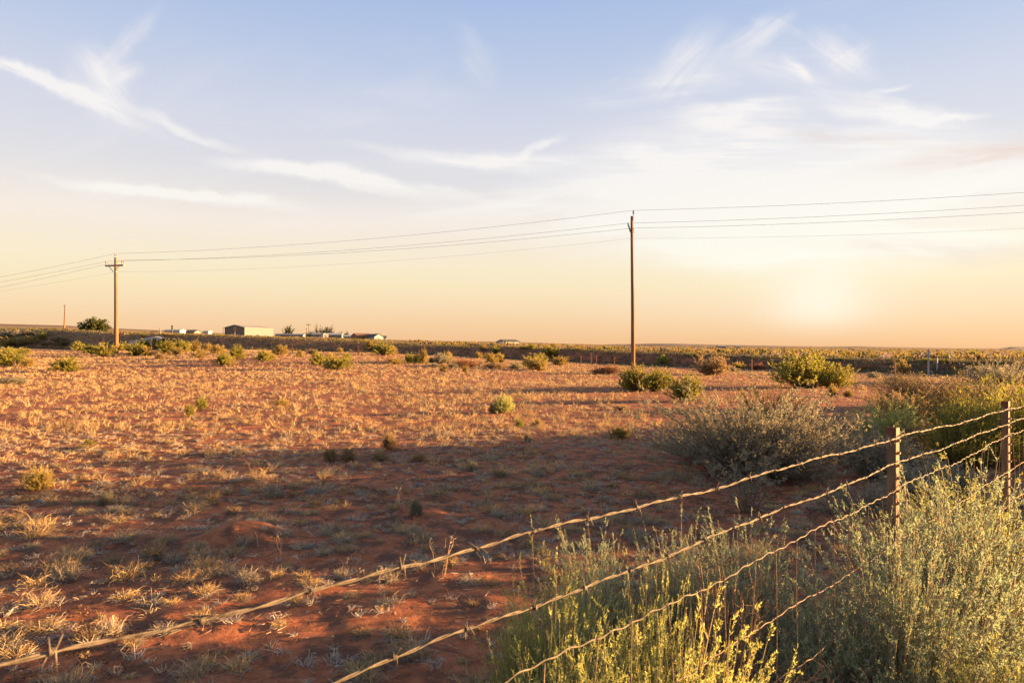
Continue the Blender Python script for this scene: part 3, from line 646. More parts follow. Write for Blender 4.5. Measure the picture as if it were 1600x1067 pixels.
# ------------------------------------------------------------------ fence of barbed and woven wire on steel posts
def build_fence():
    m_post = new_mat('rusted_steel', (.175, .12, .08), .85, .25, 22, .003, .2, .1, c2=(.085, .055, .04), stretch=(1, 1, .35))
    m_cap = new_mat('red_paint', (.15, .055, .042), .7, .3, 30, .001)
    m_stud = new_mat('stud_steel', (.26, .15, .09), .75, .2, 40)
    m_wire = new_mat('galvanised_wire', (.135, .112, .085), .7, .35, 40, 0, .3, .2)
    m_net = new_mat('rusted_wire', (.19, .12, .085), .7, .25, 40, 0, .4, .3)
    A = Vector((1.66, 2.95)); B = Vector((3.15, 4.33)); d = (B-A).normalized(); nrmv = Vector((d.y, -d.x))   # toward the camera side
    span = (B-A).length
    ss = [-3.95, 0, span, span*2.02, span*3.0]
    fz = lambda s: gz(*(A+d*s))
    fence = thing('wire_fence', 'barbed wire over woven wire fence on rusted steel posts', 'fence', (A.x, A.y, fz(0)))
    base = Vector((A.x, A.y, fz(0)))
    def P(s, off, z): q = A+d*s+nrmv*off; return Vector((q.x, q.y, z))-base
    # posts: T section, studs on the face toward the camera side
    rot = math.atan2(nrmv.y, nrmv.x)
    hp = 1.25
    bm = bmesh.new()
    add_box(bm, .0, .006, -.020, .020, -.4, hp-.03); add_box(bm, -.036, -.0005, -.0045, .0045, -.4, hp-.03)
    me_p = bm_mesh('post', bm, m_post)
    bm = bmesh.new(); add_box(bm, -.001, .007, -.0208, .0208, hp-.0305, hp); add_box(bm, -.037, -.0015, -.0053, .0053, hp-.0302, hp-.001); me_c = bm_mesh('painted_tip', bm, m_cap)
    bm = bmesh.new(); bmesh.ops.create_cone(bm, cap_ends=True, segments=8, radius1=.008, radius2=.0055, depth=.011, matrix=Matrix.Translation((.011, 0, 0)) @ Matrix.Rotation(math.pi/2, 4, 'Y')); me_s = bm_mesh('stud', bm, m_stud)
    for i, s in enumerate(ss):
        q = P(s, 0, 0); zz = fz(s)-base.z
        po = obj('post', me_p, fence, (q.x, q.y, zz), (math.radians(.8)*(i-1), 0, rot))
        obj('painted_tip', me_c, po)
        for k in range(20): obj('stud', me_s, po, (0, 0, hp-.055-k*.054))
    # height of each strand above ground at the posts, and its sag
    def zline(s, hs, sag):
        for a, b, ha, hb in zip(ss, ss[1:], hs, hs[1:]):
            if s <= b: break
        t = min(max((s-a)/(b-a), 0), 1)
        return H+(-(ha+(hb-ha)*t))-sag*4*t*(1-t)*((b-a)/4)
    def jig(s, ph): return .004*math.sin(s*5.1+ph)+.0025*math.sin(s*13.7+ph*2)+.0012*math.sin(s*41+ph)
    s0, s1 = ss[0], ss[-1]; OFF = .018
    prng = random.Random(5)
    # barb: a coil of two turns with two cut points
    bm = bmesh.new()
    for ph in (0, math.pi):
        pts = [Vector((-.006+.006*k/14, .0048*math.cos(ph+k*.9), .0048*math.sin(ph+k*.9))) for k in range(15)]
        e = pts[-1]; tdir = Vector((.25, -math.sin(ph+14*.9), math.cos(ph+14*.9))).normalized()
        b0 = pts[0]; bdir = Vector((-.25, math.sin(ph), -math.cos(ph))).normalized()
        add_tube(bm, [b0+bdir*.020, b0+bdir*.007]+pts+[e+tdir*.007, e+tdir*.021], [.0005, .0012]+[.0012]*15+[.0012, .0005], 6)
    me_b = bm_mesh('barb', bm, m_wire, True)
    for hs, sag, ph in (([.372, .387, .390, .40, .41], .014, 0.), ([.56, .497, .476, .48, .49], .012, 1.7)):
        g = bmesh.new(); n = int((s1-s0)/.011)
        zc = lambda s: zline(s, hs, sag)+jig(s, ph)
        for k in (0, 1):
            pts = []
            for i in range(n+1):
                s = s0+(s1-s0)*i/n; a = s*2*math.pi/.125+k*math.pi
                pts.append(P(s, OFF+.0017*math.cos(a), zc(s)+.0017*math.sin(a)))
            add_tube(g, pts, .0015, 6)
        w = obj('barbed_wire', bm_mesh('barbed_wire', g, m_wire, True), fence)
        s = s0+.06
        yaw = math.atan2(d.y, d.x)
        while s < s1-.05:
            obj('barb', me_b, w, P(s, OFF, zc(s)), (prng.uniform(0, 6.28), prng.uniform(-.25, .25), yaw+prng.uniform(-.3, .3)), (1, prng.uniform(.8, 1.15), prng.uniform(.8, 1.15))); s += .172*prng.uniform(.9, 1.1)
    # woven wire: crimped horizontals, knotted stays
    hl = [([.70, .604, .548, .56, .57], .02, .0020, m_wire), ([.90, .835, .77, .77, .77], .01, .0016, m_net), ([1.10, 1.04, .98, .97, .97], .01, .0016, m_net), ([1.29, 1.24, 1.19, 1.18, 1.18], .01, .0016, m_net), ([1.46, 1.43, 1.39, 1.38, 1.38], .01, .0018, m_net)]
    prng.seed(8); stays = []; s = s0+.1
    while s < s1: stays.append(s); s += .152*prng.uniform(.94, 1.06)
    for j, (hs, sag, r, m) in enumerate(hl):
        n = int((s1-s0)/.012); pts = []
        for i in range(n+1):
            s = s0+(s1-s0)*i/n; cr = .0026*math.sin(s*2*math.pi/.076+j) if j == 0 else .002*math.sin(s*2*math.pi/.076+j)
            pts.append(P(s, OFF, zline(s, hs, sag)+cr+jig(s, j*1.1)*1.3))
        obj('line_wire', tube_mesh('line_wire', m, pts, r, 5), fence)
    for s in stays:
        b1, b2 = prng.uniform(-.03, .03), prng.uniform(-.025, .025)
        pts = []
        for i in range(13):
            t = i/12; j = t*4; a = min(int(j), 3); f = j-a
            z = zline(s, *hl[a][:2])*(1-f)+zline(s, *hl[a+1][:2])*f
            pts.append(P(s+b1*t*1.2+b2*math.sin(t*5+b1*60), OFF+.004+b2*.5*math.sin(t*4), z+(.006 if i == 0 else 0)))
        obj('stay_wire', tube_mesh('stay_wire', m_net, pts, .0014, 5), fence)
build_fence()

# ------------------------------------------------------------------ utility poles and lines
M_WOOD = new_mat('weathered_pole_wood', (.20, .115, .065), .85, .22, 8, .006, .2, c2=(.10, .052, .03), stretch=(3, 3, .12))
M_ARM = new_mat('crossarm_wood', (.34, .23, .14), .85, .2, 10, .004, stretch=(.3, 3, 3))
M_PORC = new_mat('dark_insulator', (.035, .035, .04), .35, .1, 8, 0, .5)
M_GREY = new_mat('grey_insulator', (.26, .25, .25), .4, .1, 8, 0, .5)
M_HW = new_mat('galvanised_fitting', (.25, .24, .23), .5, .2, 20, 0, .5, .6)
M_LINE = new_mat('conductor', (.13, .12, .12), .6, .1, 8)

def lathe(bm, prof, mtx, n=10):
    rings = []
    for r, z in prof: rings.append([bm.verts.new(mtx @ Vector((r*math.cos(2*math.pi*k/n), r*math.sin(2*math.pi*k/n), z))) for k in range(n)])
    for a, b in zip(rings, rings[1:]):
        for k in range(n): bm.faces.new((a[k], a[(k+1) % n], b[(k+1) % n], b[k]))
    bm.faces.new(rings[0][::-1]); bm.faces.new(rings[-1])
def insulator(parent, mat, loc, tip, hgt):
    v = (Vector(tip)).normalized(); q = v.to_track_quat('Z', 'Y').to_matrix().to_4x4()
    prof = [(.03, 0), (.03, hgt*.35)]
    for k in range(4): z = hgt*(.35+.14*k); prof += [(.04, z), (.075, z+hgt*.03), (.04, z+hgt*.08)]
    prof += [(.035, hgt*.93), (.05, hgt*.95), (.05, hgt)]
    bm = bmesh.new(); lathe(bm, prof, q); return obj('insulator', bm_mesh('insulator', bm, mat), parent, loc)
def pole_mesh(h, r0, r1, lean=(0, 0)):
    pts = []; rr = []
    for i in range(15):
        t = i/14; pts.append((lean[0]*t+.02*math.sin(t*5), lean[1]*t, -.3+(h+.3)*t)); rr.append(r0+(r1-r0)*t)
    return tube_mesh('pole', M_WOOD, pts, rr, 14)

YR, YL = 51.0, 65.0
xr, yr, zr = on(989, YR); xl, yl, zl = on(181, YL)
pR = Vector((xr, yr, zr)); pL = Vector((xl, yl, zl))
zimg = lambda v, y: H+(541-v)/F*y
def poles():
    hR = zimg(338, YR)-zr; hL = zimg(402.5, YL)-zl
    t = thing('utility_pole', 'tall bare wooden utility pole without crossarm, dark on one side', 'utility pole', pR)
    obj('pole', pole_mesh(hR, .165, .095, (-.06, 0)), t)
    bm = bmesh.new(); add_tube(bm, [(.02, -.09, hR-.35), (.02, -.09, hR+.02)], .025, 8); obj('pin', bm_mesh('pin', bm, M_HW), t)
    insulator(t, M_PORC, (.02, -.09, hR), (0, 0, 1), .42)
    insulator(t, M_PORC, (-.10, -.02, hR-1.45), (-.32, -.05, 1), .98)
    insulator(t, M_PORC, (.02, .09, hR-1.45), (.1, .42, 1), .72)
    bm = bmesh.new(); add_box(bm, -.16, -.09, -.05, .05, hR-1.75, hR-1.25); obj('bracket', bm_mesh('bracket', bm, M_HW), t)
    bm = bmesh.new(); add_tube(bm, [(-.11, -.05, hR-1.62), (-.17, -.09, hR-1.70)], .04, 8); obj('neutral_clamp', bm_mesh('neutral_clamp', bm, M_HW), t)
    bm = bmesh.new(); add_tube(bm, [(-.09, -.11, .0), (-.105, -.13, hR*.5), (-.12, -.085, hR-1.7)], .008, 6); obj('ground_wire', bm_mesh('ground_wire', bm, M_HW), t)
    t2 = thing('utility_pole', 'sunlit wooden utility pole with a crossarm and upright insulators', 'utility pole', pL)
    obj('pole', pole_mesh(hL, .21, .125), t2)
    # crossarm seen at an angle
    adir = Vector((.93, -.37, 0)).normalized(); yaw = math.atan2(adir.y, adir.x); za = zimg(415.2, YL)-zl
    arm = obj('crossarm', box_mesh('crossarm', M_ARM, -1.22, 1.22, -.19, -.07, -.075, .075), t2, (0, 0, za), (0, math.radians(1.0), yaw))
    for sgn in (-1, 1):
        bm = bmesh.new(); add_tube(bm, [(sgn*.72, -.21, -.03), (sgn*.05, -.21, -.62)], .03, 6); obj('brace', bm_mesh('brace', bm, M_HW), arm)
        for o in (-.11, .09):
            insulator(arm, M_GREY, (sgn*1.08+o, -.13, .06), (0, 0, 1), .42)
    for o in (-.09, .09):
        insulator(t2, M_GREY, (o*adir.x, o*adir.y, hL-.04), (0, 0, 1), .42)
    bm = bmesh.new(); add_tube(bm, [(.05, -.2, za-.65), (.22, -.3, za-.62)], .05, 8); obj('neutral_clamp', bm_mesh('neutral_clamp', bm, M_HW), t2)
    # four conductors, each one line over every span
    step = pL-pR
    def at_L(o, z): return Vector((pL.x+adir.x*o+adir.y*.13*0, pL.y+adir.y*o, zl+z))
    def right_end(v):      # where the line leaves toward the next pole on the right
        k = -1.0; q = pR+step*k
        # height so that the span passes photo row v at the frame edge
        return q, v
    lines = [(Vector((xr+.02, yr-.09, zr+hR+.42)), at_L(0, hL+.38), 301, 433, .55, 'uppermost power line running over both pole tops'),
             (Vector((xr-.39, yr-.06, zr+hR-.53)), at_L(-1.08, za+.48), 321, 441, .55, 'second power line held by the leaning insulator of the bare pole'),
             (Vector((xr+.09, yr+.35, zr+hR-.82)), at_L(1.08, za+.48), 332, 449, .55, 'third power line passing behind the bare pole'),
             (Vector((xr-.14, yr-.07, zr+hR-1.66)), Vector((xl+.2, yl-.3, zl+za-.62)), 357, 455, .6, 'faint lowest neutral line under the three power lines')]
    for i, (a, b, vr, vl, sag, lab) in enumerate(lines):
        st = (b-a)
        # right: solve the far end height from row vr at u=1600; left likewise from row vl at u=0
        def extend(o, dr, u, v):
            dr = Vector((dr.x, dr.y, 0)); lo, hi = 0.0, 1.0
            k = ((u-800)/F*o.y-o.x)/(dr.x-(u-800)/F*dr.y); q = o+dr*k; z = zimg(v, q.y)
            # parabola through o with sag: z = o.z+(ze-o.z)k-4 sag k(1-k)
            ze = (z+4*sag*k*(1-k)-o.z)/k+o.z
            e = o+dr; e.z = ze; return e
        er = extend(a, -st, 1600, vr); el = extend(b, st, 0, vl)
        pts = []
        for p, q in ((er, a), (a, b), (b, el)):
            sg = sag
            for k in range(24 if q is not el else 25):
                t_ = k/24; w = p.lerp(q, t_); w.z -= 4*sg*t_*(1-t_); pts.append(w)
        o0 = pts[0]
        tag(obj('power_line', tube_mesh('power_line', M_LINE, [p-a for p in pts], .009 if i < 3 else .005, 5), None, a), lab, 'power line')
poles()

def far_poles():
    def pole(u, y, vt, label, arm=None, r=.16, lean=0):
        x, yy, z = on(u, y); h = zimg(vt, y)-z
        t = thing('utility_pole', label, 'utility pole', (x, yy, z)); obj('pole', pole_mesh(h, r*1.2, r*.8, (lean, 0)), t)
        if arm:
            o = obj('crossarm', box_mesh('crossarm', M_ARM, -arm, arm, -.3, -.17, -.1, .1), t, (lean, 0, h-.7))
            for k in (-.8, .8): insulator(o, M_PORC, (arm*k, -.2, .08), (0, 0, 1), .5)
        else:
            insulator(t, M_PORC, (lean-.2, 0, h-.8), (-.5, 0, 1), .7)
    pole(100, 210, 476, 'distant slightly leaning pole near the round tree', None, .2, .35)
    pole(482.5, 285, 505, 'far tall pole with a short crossarm among the houses', 1.0, .14)
    pole(479, 280, 512, 'far short pole beside the taller one among the houses', None, .14)
far_poles()

# ------------------------------------------------------------------ posts and markers
M_WHITE = new_mat('white_paint', (.30, .31, .33), .6, .08, 12)
M_RUST = new_mat('rust_red_post', (.16, .06, .04), .8, .2, 14)
M_ORANGE = new_mat('orange_sheet', (.34, .13, .05), .6, .1, 8)
M_BROWNPOST = new_mat('brown_wood_post', (.15, .085, .055), .9, .25, 10, .004)
M_YEL = new_mat('yellow_sheet', (.34, .26, .09), .6, .1, 8)
def posts():
    def steel(u, v, vt, label, mat, w=.06, group=None, name='fence_post', y=None):
        x, yy, z = at(u, v) if y is None else on(u, y)
        h = max(.5, zimg(vt, yy)-z)
        t = thing(name, label, 'post', (x, yy, z), .3, group=group)
        bm = bmesh.new(); add_box(bm, -w/2, w/2, -w*.12, w*.12, -.3, h); add_box(bm, -w*.12, w*.12, w*.121, w*.9, -.3, h-.004); obj('stake', bm_mesh('stake', bm, mat), t)
        bm = bmesh.new(); add_box(bm, -w*.6, w*.6, -w*.2, -w*.125, h-.16, h-.04); obj('clip', bm_mesh('clip', bm, mat), t)
        return t
    for u, v, vt in ((161, 548, 529), (205, 548, 531), (236, 549, 532), (374, 552, 535), (457, 552, 537), (560, 556, 540), (655, 560, 546), (908, 570, 556), (924, 571, 551), (932, 572, 555), (960, 572, 558), (1175, 580, 561), (1092, 578, 560), (1313, 584, 566)):
        steel(u, v, vt, 'thin rusty fence stake along the foot of the dark bank', M_RUST, .09, 'stakes along the bank foot')
    steel(1399, 588, 567, 'thin black stake beside the white marker post', M_BROWNPOST, .07)
    # white marker post
    x, y, z = at(1451, 588); h = zimg(546.5, y)-z
    t = thing('marker_post', 'tall flat white marker post standing above the twiggy shrub', 'post', (x, y, z))
    bm = bmesh.new(); add_box(bm, -.055, .055, -.012, .012, -.3, h-.06); obj('blade', bm_mesh('blade', bm, M_WHITE), t)
    bm = bmesh.new(); add_box(bm, -.057, .057, -.014, .014, h-.059, h); obj('tip', bm_mesh('tip', bm, M_WHITE), t)
    steel(1465, 583, 559, 'pale slim post behind the white marker post', M_WHITE, .07)
    for u in (1475, 1484):
        x, y, z = at(u, 580); h = zimg(566, y)-z
        t = thing('gate_post', 'short dark brown wooden post of the gateway by the road', 'post', (x, y, z), group='brown gateway posts')
        obj('trunk', tube_mesh('trunk', M_BROWNPOST, [(0, 0, -.3), (.01, 0, h*.5), (0, 0, h)], [.075, .07, .06], 8), t)
    # markers along the road on the crest
    for u, vt, sign, lab, in ((250, 512, None, 'plain white road marker on the crest beside the signposts'), (269, 508, M_YEL, 'white post with a small yellow plate on the crest'),
                           (349, 511, None, 'slim white post beside the grey metal barn'), (366.5, 511, M_ORANGE, 'white post with an orange plate in front of the grey metal barn')):
        x, y, z = on(u, np.interp(u, UU, YF)+BW+1.2); h = zimg(vt, y)-z
        t = thing('road_marker', lab, 'road marker', (x, y, z))
        obj('stake', box_mesh('stake', M_WHITE, -.05, .05, -.02, .02, -.3, h), t)
        if sign: obj('plate', box_mesh('plate', sign, -.11, .11, -.04, -.022, h-.6, h-.02), t)
    # concrete culvert headwall set in the slope
    x, y, z = on(233, 86.2)
    m_con = new_mat('pale_concrete', (.42, .40, .38), .9, .1, 3)
    t = thing('culvert', 'pale concrete culvert wall in the shaded bank behind the crossarm pole', 'culvert', (x, y, z-.1), math.radians(-8))
    bm = bmesh.new(); v = [bm.verts.new(p) for p in ((-2.2, -.8, -.2), (1.0, -.8, -.1), (2.2, -.8, .75), (1.2, -.8, .95), (-2.2, -.8, .35))]; f = bm.faces.new(v)
    r = bmesh.ops.extrude_face_region(bm, geom=[f]); bmesh.ops.translate(bm, vec=(0, 1.2, 0), verts=[q for q in r['geom'] if isinstance(q, bmesh.types.BMVert)])
    obj('headwall', bm_mesh('headwall', bm, m_con), t)
    bm = bmesh.new(); add_tube(bm, [(1.25, -.86, .38), (1.25, .3, .38)], .33, 14); obj('pipe', bm_mesh('pipe', bm, new_mat('dark_pipe', (.02, .02, .025), .8)), t)
posts()

# ------------------------------------------------------------------ buildings and trees on the rise
def mesh_poly(name, mat, verts, faces):
    bm = bmesh.new(); vs_ = [bm.verts.new(v) for v in verts]
    for f in faces: bm.faces.new([vs_[i] for i in f])
    return bm_mesh(name, bm, mat)
M_GLASS = new_mat('dark_window', (.02, .022, .028), .2, .1, 5, 0, .6)
M_DOOR = new_mat('brown_door', (.12, .07, .05), .6, .1, 5)
def house(name, label, cat, u, y, W, D, eave, ridge, rot, mwall, mroof, axis='x', wins=(), doors=(), over=.25, v=None):
    """box W (local x) by D (local y), front at y=-D/2; ridge along local x or y"""
    x, yy, z = on(u, y)
    t = thing(name, label, cat, (x, yy, z-.05), math.radians(rot)); w, d = W/2, D/2
    if axis == 'x':
        V = [(-w, -d, 0), (w, -d, 0), (w, d, 0), (-w, d, 0), (-w, -d, eave), (w, -d, eave), (w, d, eave), (-w, d, eave), (-w, 0, ridge), (w, 0, ridge)]
        Fc = [(0, 1, 5, 4), (2, 3, 7, 6), (1, 2, 6, 9, 5), (3, 0, 4, 8, 7), (4, 5, 9, 8), (6, 7, 8, 9)]
    else:
        V = [(-w, -d, 0), (w, -d, 0), (w, d, 0), (-w, d, 0), (-w, -d, eave), (w, -d, eave), (w, d, eave), (-w, d, eave), (0, -d, ridge), (0, d, ridge)]
        Fc = [(0, 1, 5, 8, 4), (2, 3, 7, 9, 6), (1, 2, 6, 5), (3, 0, 4, 7), (5, 6, 9, 8), (7, 4, 8, 9)]
    obj('wall', mesh_poly('wall', mwall, V, Fc), t)
    o = over; bm = bmesh.new(); th = .12; s = (ridge-eave)/(d if axis == 'x' else w)
    for sg in (-1, 1):
        if axis == 'x': q = [(-w-o, sg*(d+o), eave-s*o+.03), (w+o, sg*(d+o), eave-s*o+.03), (w+o, 0, ridge+.03), (-w-o, 0, ridge+.03)]
        else: q = [(sg*(w+o), -d-o, eave-s*o+.03), (sg*(w+o), d+o, eave-s*o+.03), (0, d+o, ridge+.03), (0, -d-o, ridge+.03)]
        a = [bm.verts.new(p) for p in q]; b = [bm.verts.new((p[0], p[1], p[2]+th)) for p in q]
        for f in ((0, 1, 2, 3), (7, 6, 5, 4), (0, 4, 5, 1), (1, 5, 6, 2), (2, 6, 7, 3), (3, 7, 4, 0)): bm.faces.new([(a+b)[i] for i in f])
    obj('roof', bm_mesh('roof', bm, mroof), t)
    def opening(nm, m, face, c, z0, ww, hh):
        e = .03
        if face == 'f': b = (c-ww/2, c+ww/2, -d-e, -d-.003, z0, z0+hh)
        elif face == 'r': b = (w+.003, w+e, c-ww/2, c+ww/2, z0, z0+hh)
        else: b = (-w-e, -w-.003, c-ww/2, c+ww/2, z0, z0+hh)
        p = obj(nm, box_mesh(nm, M_WHITE if nm == 'window' else m, *b), t)
        if nm == 'window':
            k = .08; b = list(b)
            if face == 'f': b2 = (b[0]+k, b[1]-k, b[2]-.02, b[2]-.002, b[4]+k, b[5]-k)
            elif face == 'r': b2 = (b[1]+.002, b[1]+.02, b[2]+k, b[3]-k, b[4]+k, b[5]-k)
            else: b2 = (b[0]-.02, b[0]-.002, b[2]+k, b[3]-k, b[4]+k, b[5]-k)
            obj('pane', box_mesh('pane', M_GLASS, *b2), p)
    for a in wins: opening('window', M_GLASS, *a)
    for a in doors: opening('door', M_DOOR, *a)
    return t
def hamlet():
    m_barn = new_mat('cream_steel_siding', (.095, .108, .125), .6, .05, 1.0); m_gray = new_mat('grey_roof', (.19, .18, .18), .6, .1, 2)
    m_white = new_mat('white_siding', (.34, .34, .34), .7, .06, 2); m_dark = new_mat('dark_shingle', (.07, .075, .065), .9, .15, 3)
    m_wood = new_mat('orange_wood_siding', (.24, .14, .06), .8, .15, 2); m_bluegrey = new_mat('bluegrey_siding', (.15, .16, .18), .7, .08, 2); m_rustroof = new_mat('rust_roof', (.20, .10, .07), .8, .15, 2)
    m_tan = new_mat('tan_siding', (.14, .145, .15), .7, .08, 2)
    # metal barn, long wall toward the sun
    a = math.radians(80.5); C = Vector(((382-800)/F*220, 220, 0)); lx = Vector((math.cos(a), math.sin(a), 0)); nx = Vector((math.sin(a), -math.cos(a), 0))
    LW, EW = 18.0, 7.0; c = C+lx*LW/2-nx*EW/2; z = gz(C.x, C.y)
    e = zimg(511.4, 220)-z; r = zimg(507.7, 222)-z
    t = house('metal_barn', 'long cream and grey metal barn with a low gable roof', 'barn', 800+F*c.x/c.y, c.y, LW, EW, e, r, 80.5, m_barn, m_gray, 'x', over=.18)
    t.location.z = z-.1
    for k in range(1, 3): obj('panel_seam', box_mesh('panel_seam', m_gray, -LW/2+LW*k/3-.06, -LW/2+LW*k/3+.06, -EW/2-.03, -EW/2-.004, 0, e-.1), t)
    for k in range(14): obj('siding_rib', box_mesh('siding_rib', m_barn, -LW/2+.6+k*LW/14.5-.03, -LW/2+.6+k*LW/14.5+.03, -EW/2-.02, -EW/2-.003, 0, e-.1), t)
    obj('shaded_end_panel', mesh_poly('shaded_end_panel', new_mat('taupe_shaded_siding', (.13, .11, .10), .7, .08, 2), [(-LW/2-.02, -EW/2, 0), (-LW/2-.02, EW/2, 0), (-LW/2-.02, EW/2, e-.02), (-LW/2-.02, 0, r-.03), (-LW/2-.02, -EW/2, e-.02)], [(0, 1, 2, 3, 4)]), t)  # overlay on the end wall, its shaded tone put into the taupe colour
    px = lambda p, y: p*y/F
    def simple(nm, lab, cat, u0, u1, vt, y, D, rot, mw, mr, axis='x', eavef=.68, wins=True):
        u = (u0+u1)/2; W = px(u1-u0, y); zb = on(u, y)[2]; r_ = max(1.25, zimg(vt, y)-zb); e_ = r_*eavef
        ws = [('f', -W*.28, e_*.35, W*.12, e_*.4), ('f', W*.25, e_*.35, W*.12, e_*.4)] if wins else []
        return house(nm, lab, cat, u, y, W, D, e_, r_, rot, mw, mr, axis, ws, [('f', 0, 0, min(1.0, W*.14), e_*.78)], .2)
    simple('mobile_home', 'pale low trailer home right beside the metal barn', 'house', 432, 458, 521.5, 262, 4, 8, m_tan, m_gray)
    simple('mobile_home', 'blue-grey trailer home under the ragged tree', 'house', 457, 476, 522, 258, 4, -6, m_bluegrey, m_gray)
    simple('shed', 'dark low shed by the two far poles', 'shed', 474, 490, 521.5, 270, 4, 0, m_dark, m_dark)
    simple('mobile_home', 'long grey trailer home in front of the tall dark trees', 'house', 488, 505, 520.5, 262, 5, 12, m_bluegrey, m_gray)
    simple('mobile_home', 'bright white trailer end beside the grey trailer home', 'house', 503.5, 511.5, 520, 256, 3, 28, m_white, m_gray, 'y', .85)
    simple('mobile_home', 'long cream trailer home beside the bright white trailer end', 'house', 512, 535, 520.5, 266, 5, 6, m_tan, m_white)
    simple('shed', 'low white shed below the small bushy tree', 'shed', 537, 553, 523.5, 258, 4, 10, m_white, m_white)
    simple('barn', 'orange wooden barn with a rust roof', 'barn', 553, 576, 521, 250, 6, 32, m_wood, m_rustroof, 'x', .62, False)
    simple('house', 'white gabled house with dark roof beside the orange barn', 'house', 577, 592, 522, 248, 7, 40, m_white, m_dark, 'y', .55)
    simple('house', 'low white wing with a dark roof at the end of the row of houses', 'house', 590, 603, 525, 252, 5, 10, m_white, m_dark, 'x', .6)
    simple('house', 'lone white house with a dark green roof out on the plain', 'house', 780, 808, 530.8, 250, 6, 38, m_white, m_dark, 'x', .55)
    simple('trailer', 'tan far trailer on the plain beside the bare pole', 'trailer', 1121, 1132, 544.2, 330, 3, 5, m_tan, m_white, 'x', .8, False)
    simple('trailer', 'tiny white trailer on the far plain', 'trailer', 1149, 1154.5, 544.2, 340, 3, 5, m_white, m_white, 'x', .8, False)
    simple('trailer', 'long low white roofed shed beside the road markers row', 'shed', 262, 285, 519.5, 200, 4, 4, m_white, m_white, 'x', .75, False)
    simple('shed', 'low dark roofed shed between the markers and the barn', 'shed', 282, 308, 517.5, 210, 6, 6, m_tan, m_dark, 'x', .45, False)
    simple('shed', 'little white shed beside the metal barn', 'shed', 320, 328, 521, 205, 3, 4, m_white, m_white, 'x', .8, False)
    # trees
    def tree(lab, u, y, w, vt, seed, kind='juniper', nm='juniper_tree', lobes=9, trunk=.3, nst=110):
        x, yy, z = on(u, y); h = zimg(vt, y)-z; W = px(w, y)
        rg = np.random.default_rng(seed)
        t = thing(nm, lab, 'tree', (x, yy, z-.05)); sz = W/12
        st, fo = shrub(kind, seed, W/2, h, nst, 7, 7, sz*1.1, sz*1.0, sz*.42, r0=.03, lobes=lobes, twr=.012)
        tr = obj('trunk', tube_mesh('trunk', M_BROWNPOST, [(0, 0, -.2), (.04*h, 0, h*.3), (-.02*h, 0, h*.62)], [.05*h+.03, .035*h+.02, .01*h+.01], 8), t)
        obj('limbs', st, tr); obj('crown', fo, t)
    tree('round dark juniper tree alone on the rise beside the crossarm pole', 147.5, 104, 31, 497.5, 601, lobes=14, nst=330)
    tree('ragged tree behind the blue-grey trailer home', 450, 275, 17, 508.5, 602, lobes=5, nst=60, nm='broadleaf_tree')
    tree('slim dark cypress-shaped tree behind the grey trailer home', 495.5, 285, 7, 506, 603, lobes=3, nst=70, nm='cypress_tree')
    tree('broad dark tree beside the cypress', 505, 290, 14, 510, 604, nm='broadleaf_tree', lobes=6, nst=80)
    tree('round-topped tree at the end of the tree row', 514.5, 290, 13, 508.5, 605, nm='broadleaf_tree', lobes=5, nst=80)
    tree('low bushy tree between the cream trailer and the orange barn', 537, 280, 18, 517.5, 606, nm='broadleaf_tree', lobes=6, nst=70)
    tree('low dark shrub-like tree beside the cypress', 486, 288, 13, 516.5, 607, nm='broadleaf_tree', lobes=5, nst=60)
    tree('dark tree cluster at the white trailer on the far plain', 1110, 340, 12, 542.3, 608, nm='broadleaf_tree', lobes=6, nst=70)
    tree('small dark tree by the low sheds beside the barn', 242, 190, 10, 516.5, 609, nm='broadleaf_tree', lobes=5, nst=60)
hamlet()

# ------------------------------------------------------------------ grass, litter, small things on the ground
def tuft_paths(n, rad, hgt, rg, curl=1.0, k=4):
    th = rg.uniform(0, 6.283, n); b = np.stack([np.cos(th), np.sin(th), np.zeros(n)], -1)*(rg.uniform(0, .45, n)*rad)[:, None]
    out = rg.uniform(.25, 1.0, n)*rad; hh = hgt*rg.uniform(.35, 1.1, n); t2 = th+rg.normal(size=n)*.7*curl
    pts = []
    for j in range(k):
        t = j/(k-1); drop = 1-.45*curl*t*t*rg.uniform(0, 1.3, n)
        a = th+(t2-th)*t
        pts.append(b+np.stack([np.cos(a)*out*t**1.15, np.sin(a)*out*t**1.15, hh*np.sin(t*1.65)*drop-.008*(t == 0)], -1))
    return np.stack(pts, 1)
GCOL = np.array([(.46, .32, .15), (.41, .305, .18), (.37, .30, .21), (.50, .35, .165), (.32, .22, .115)])
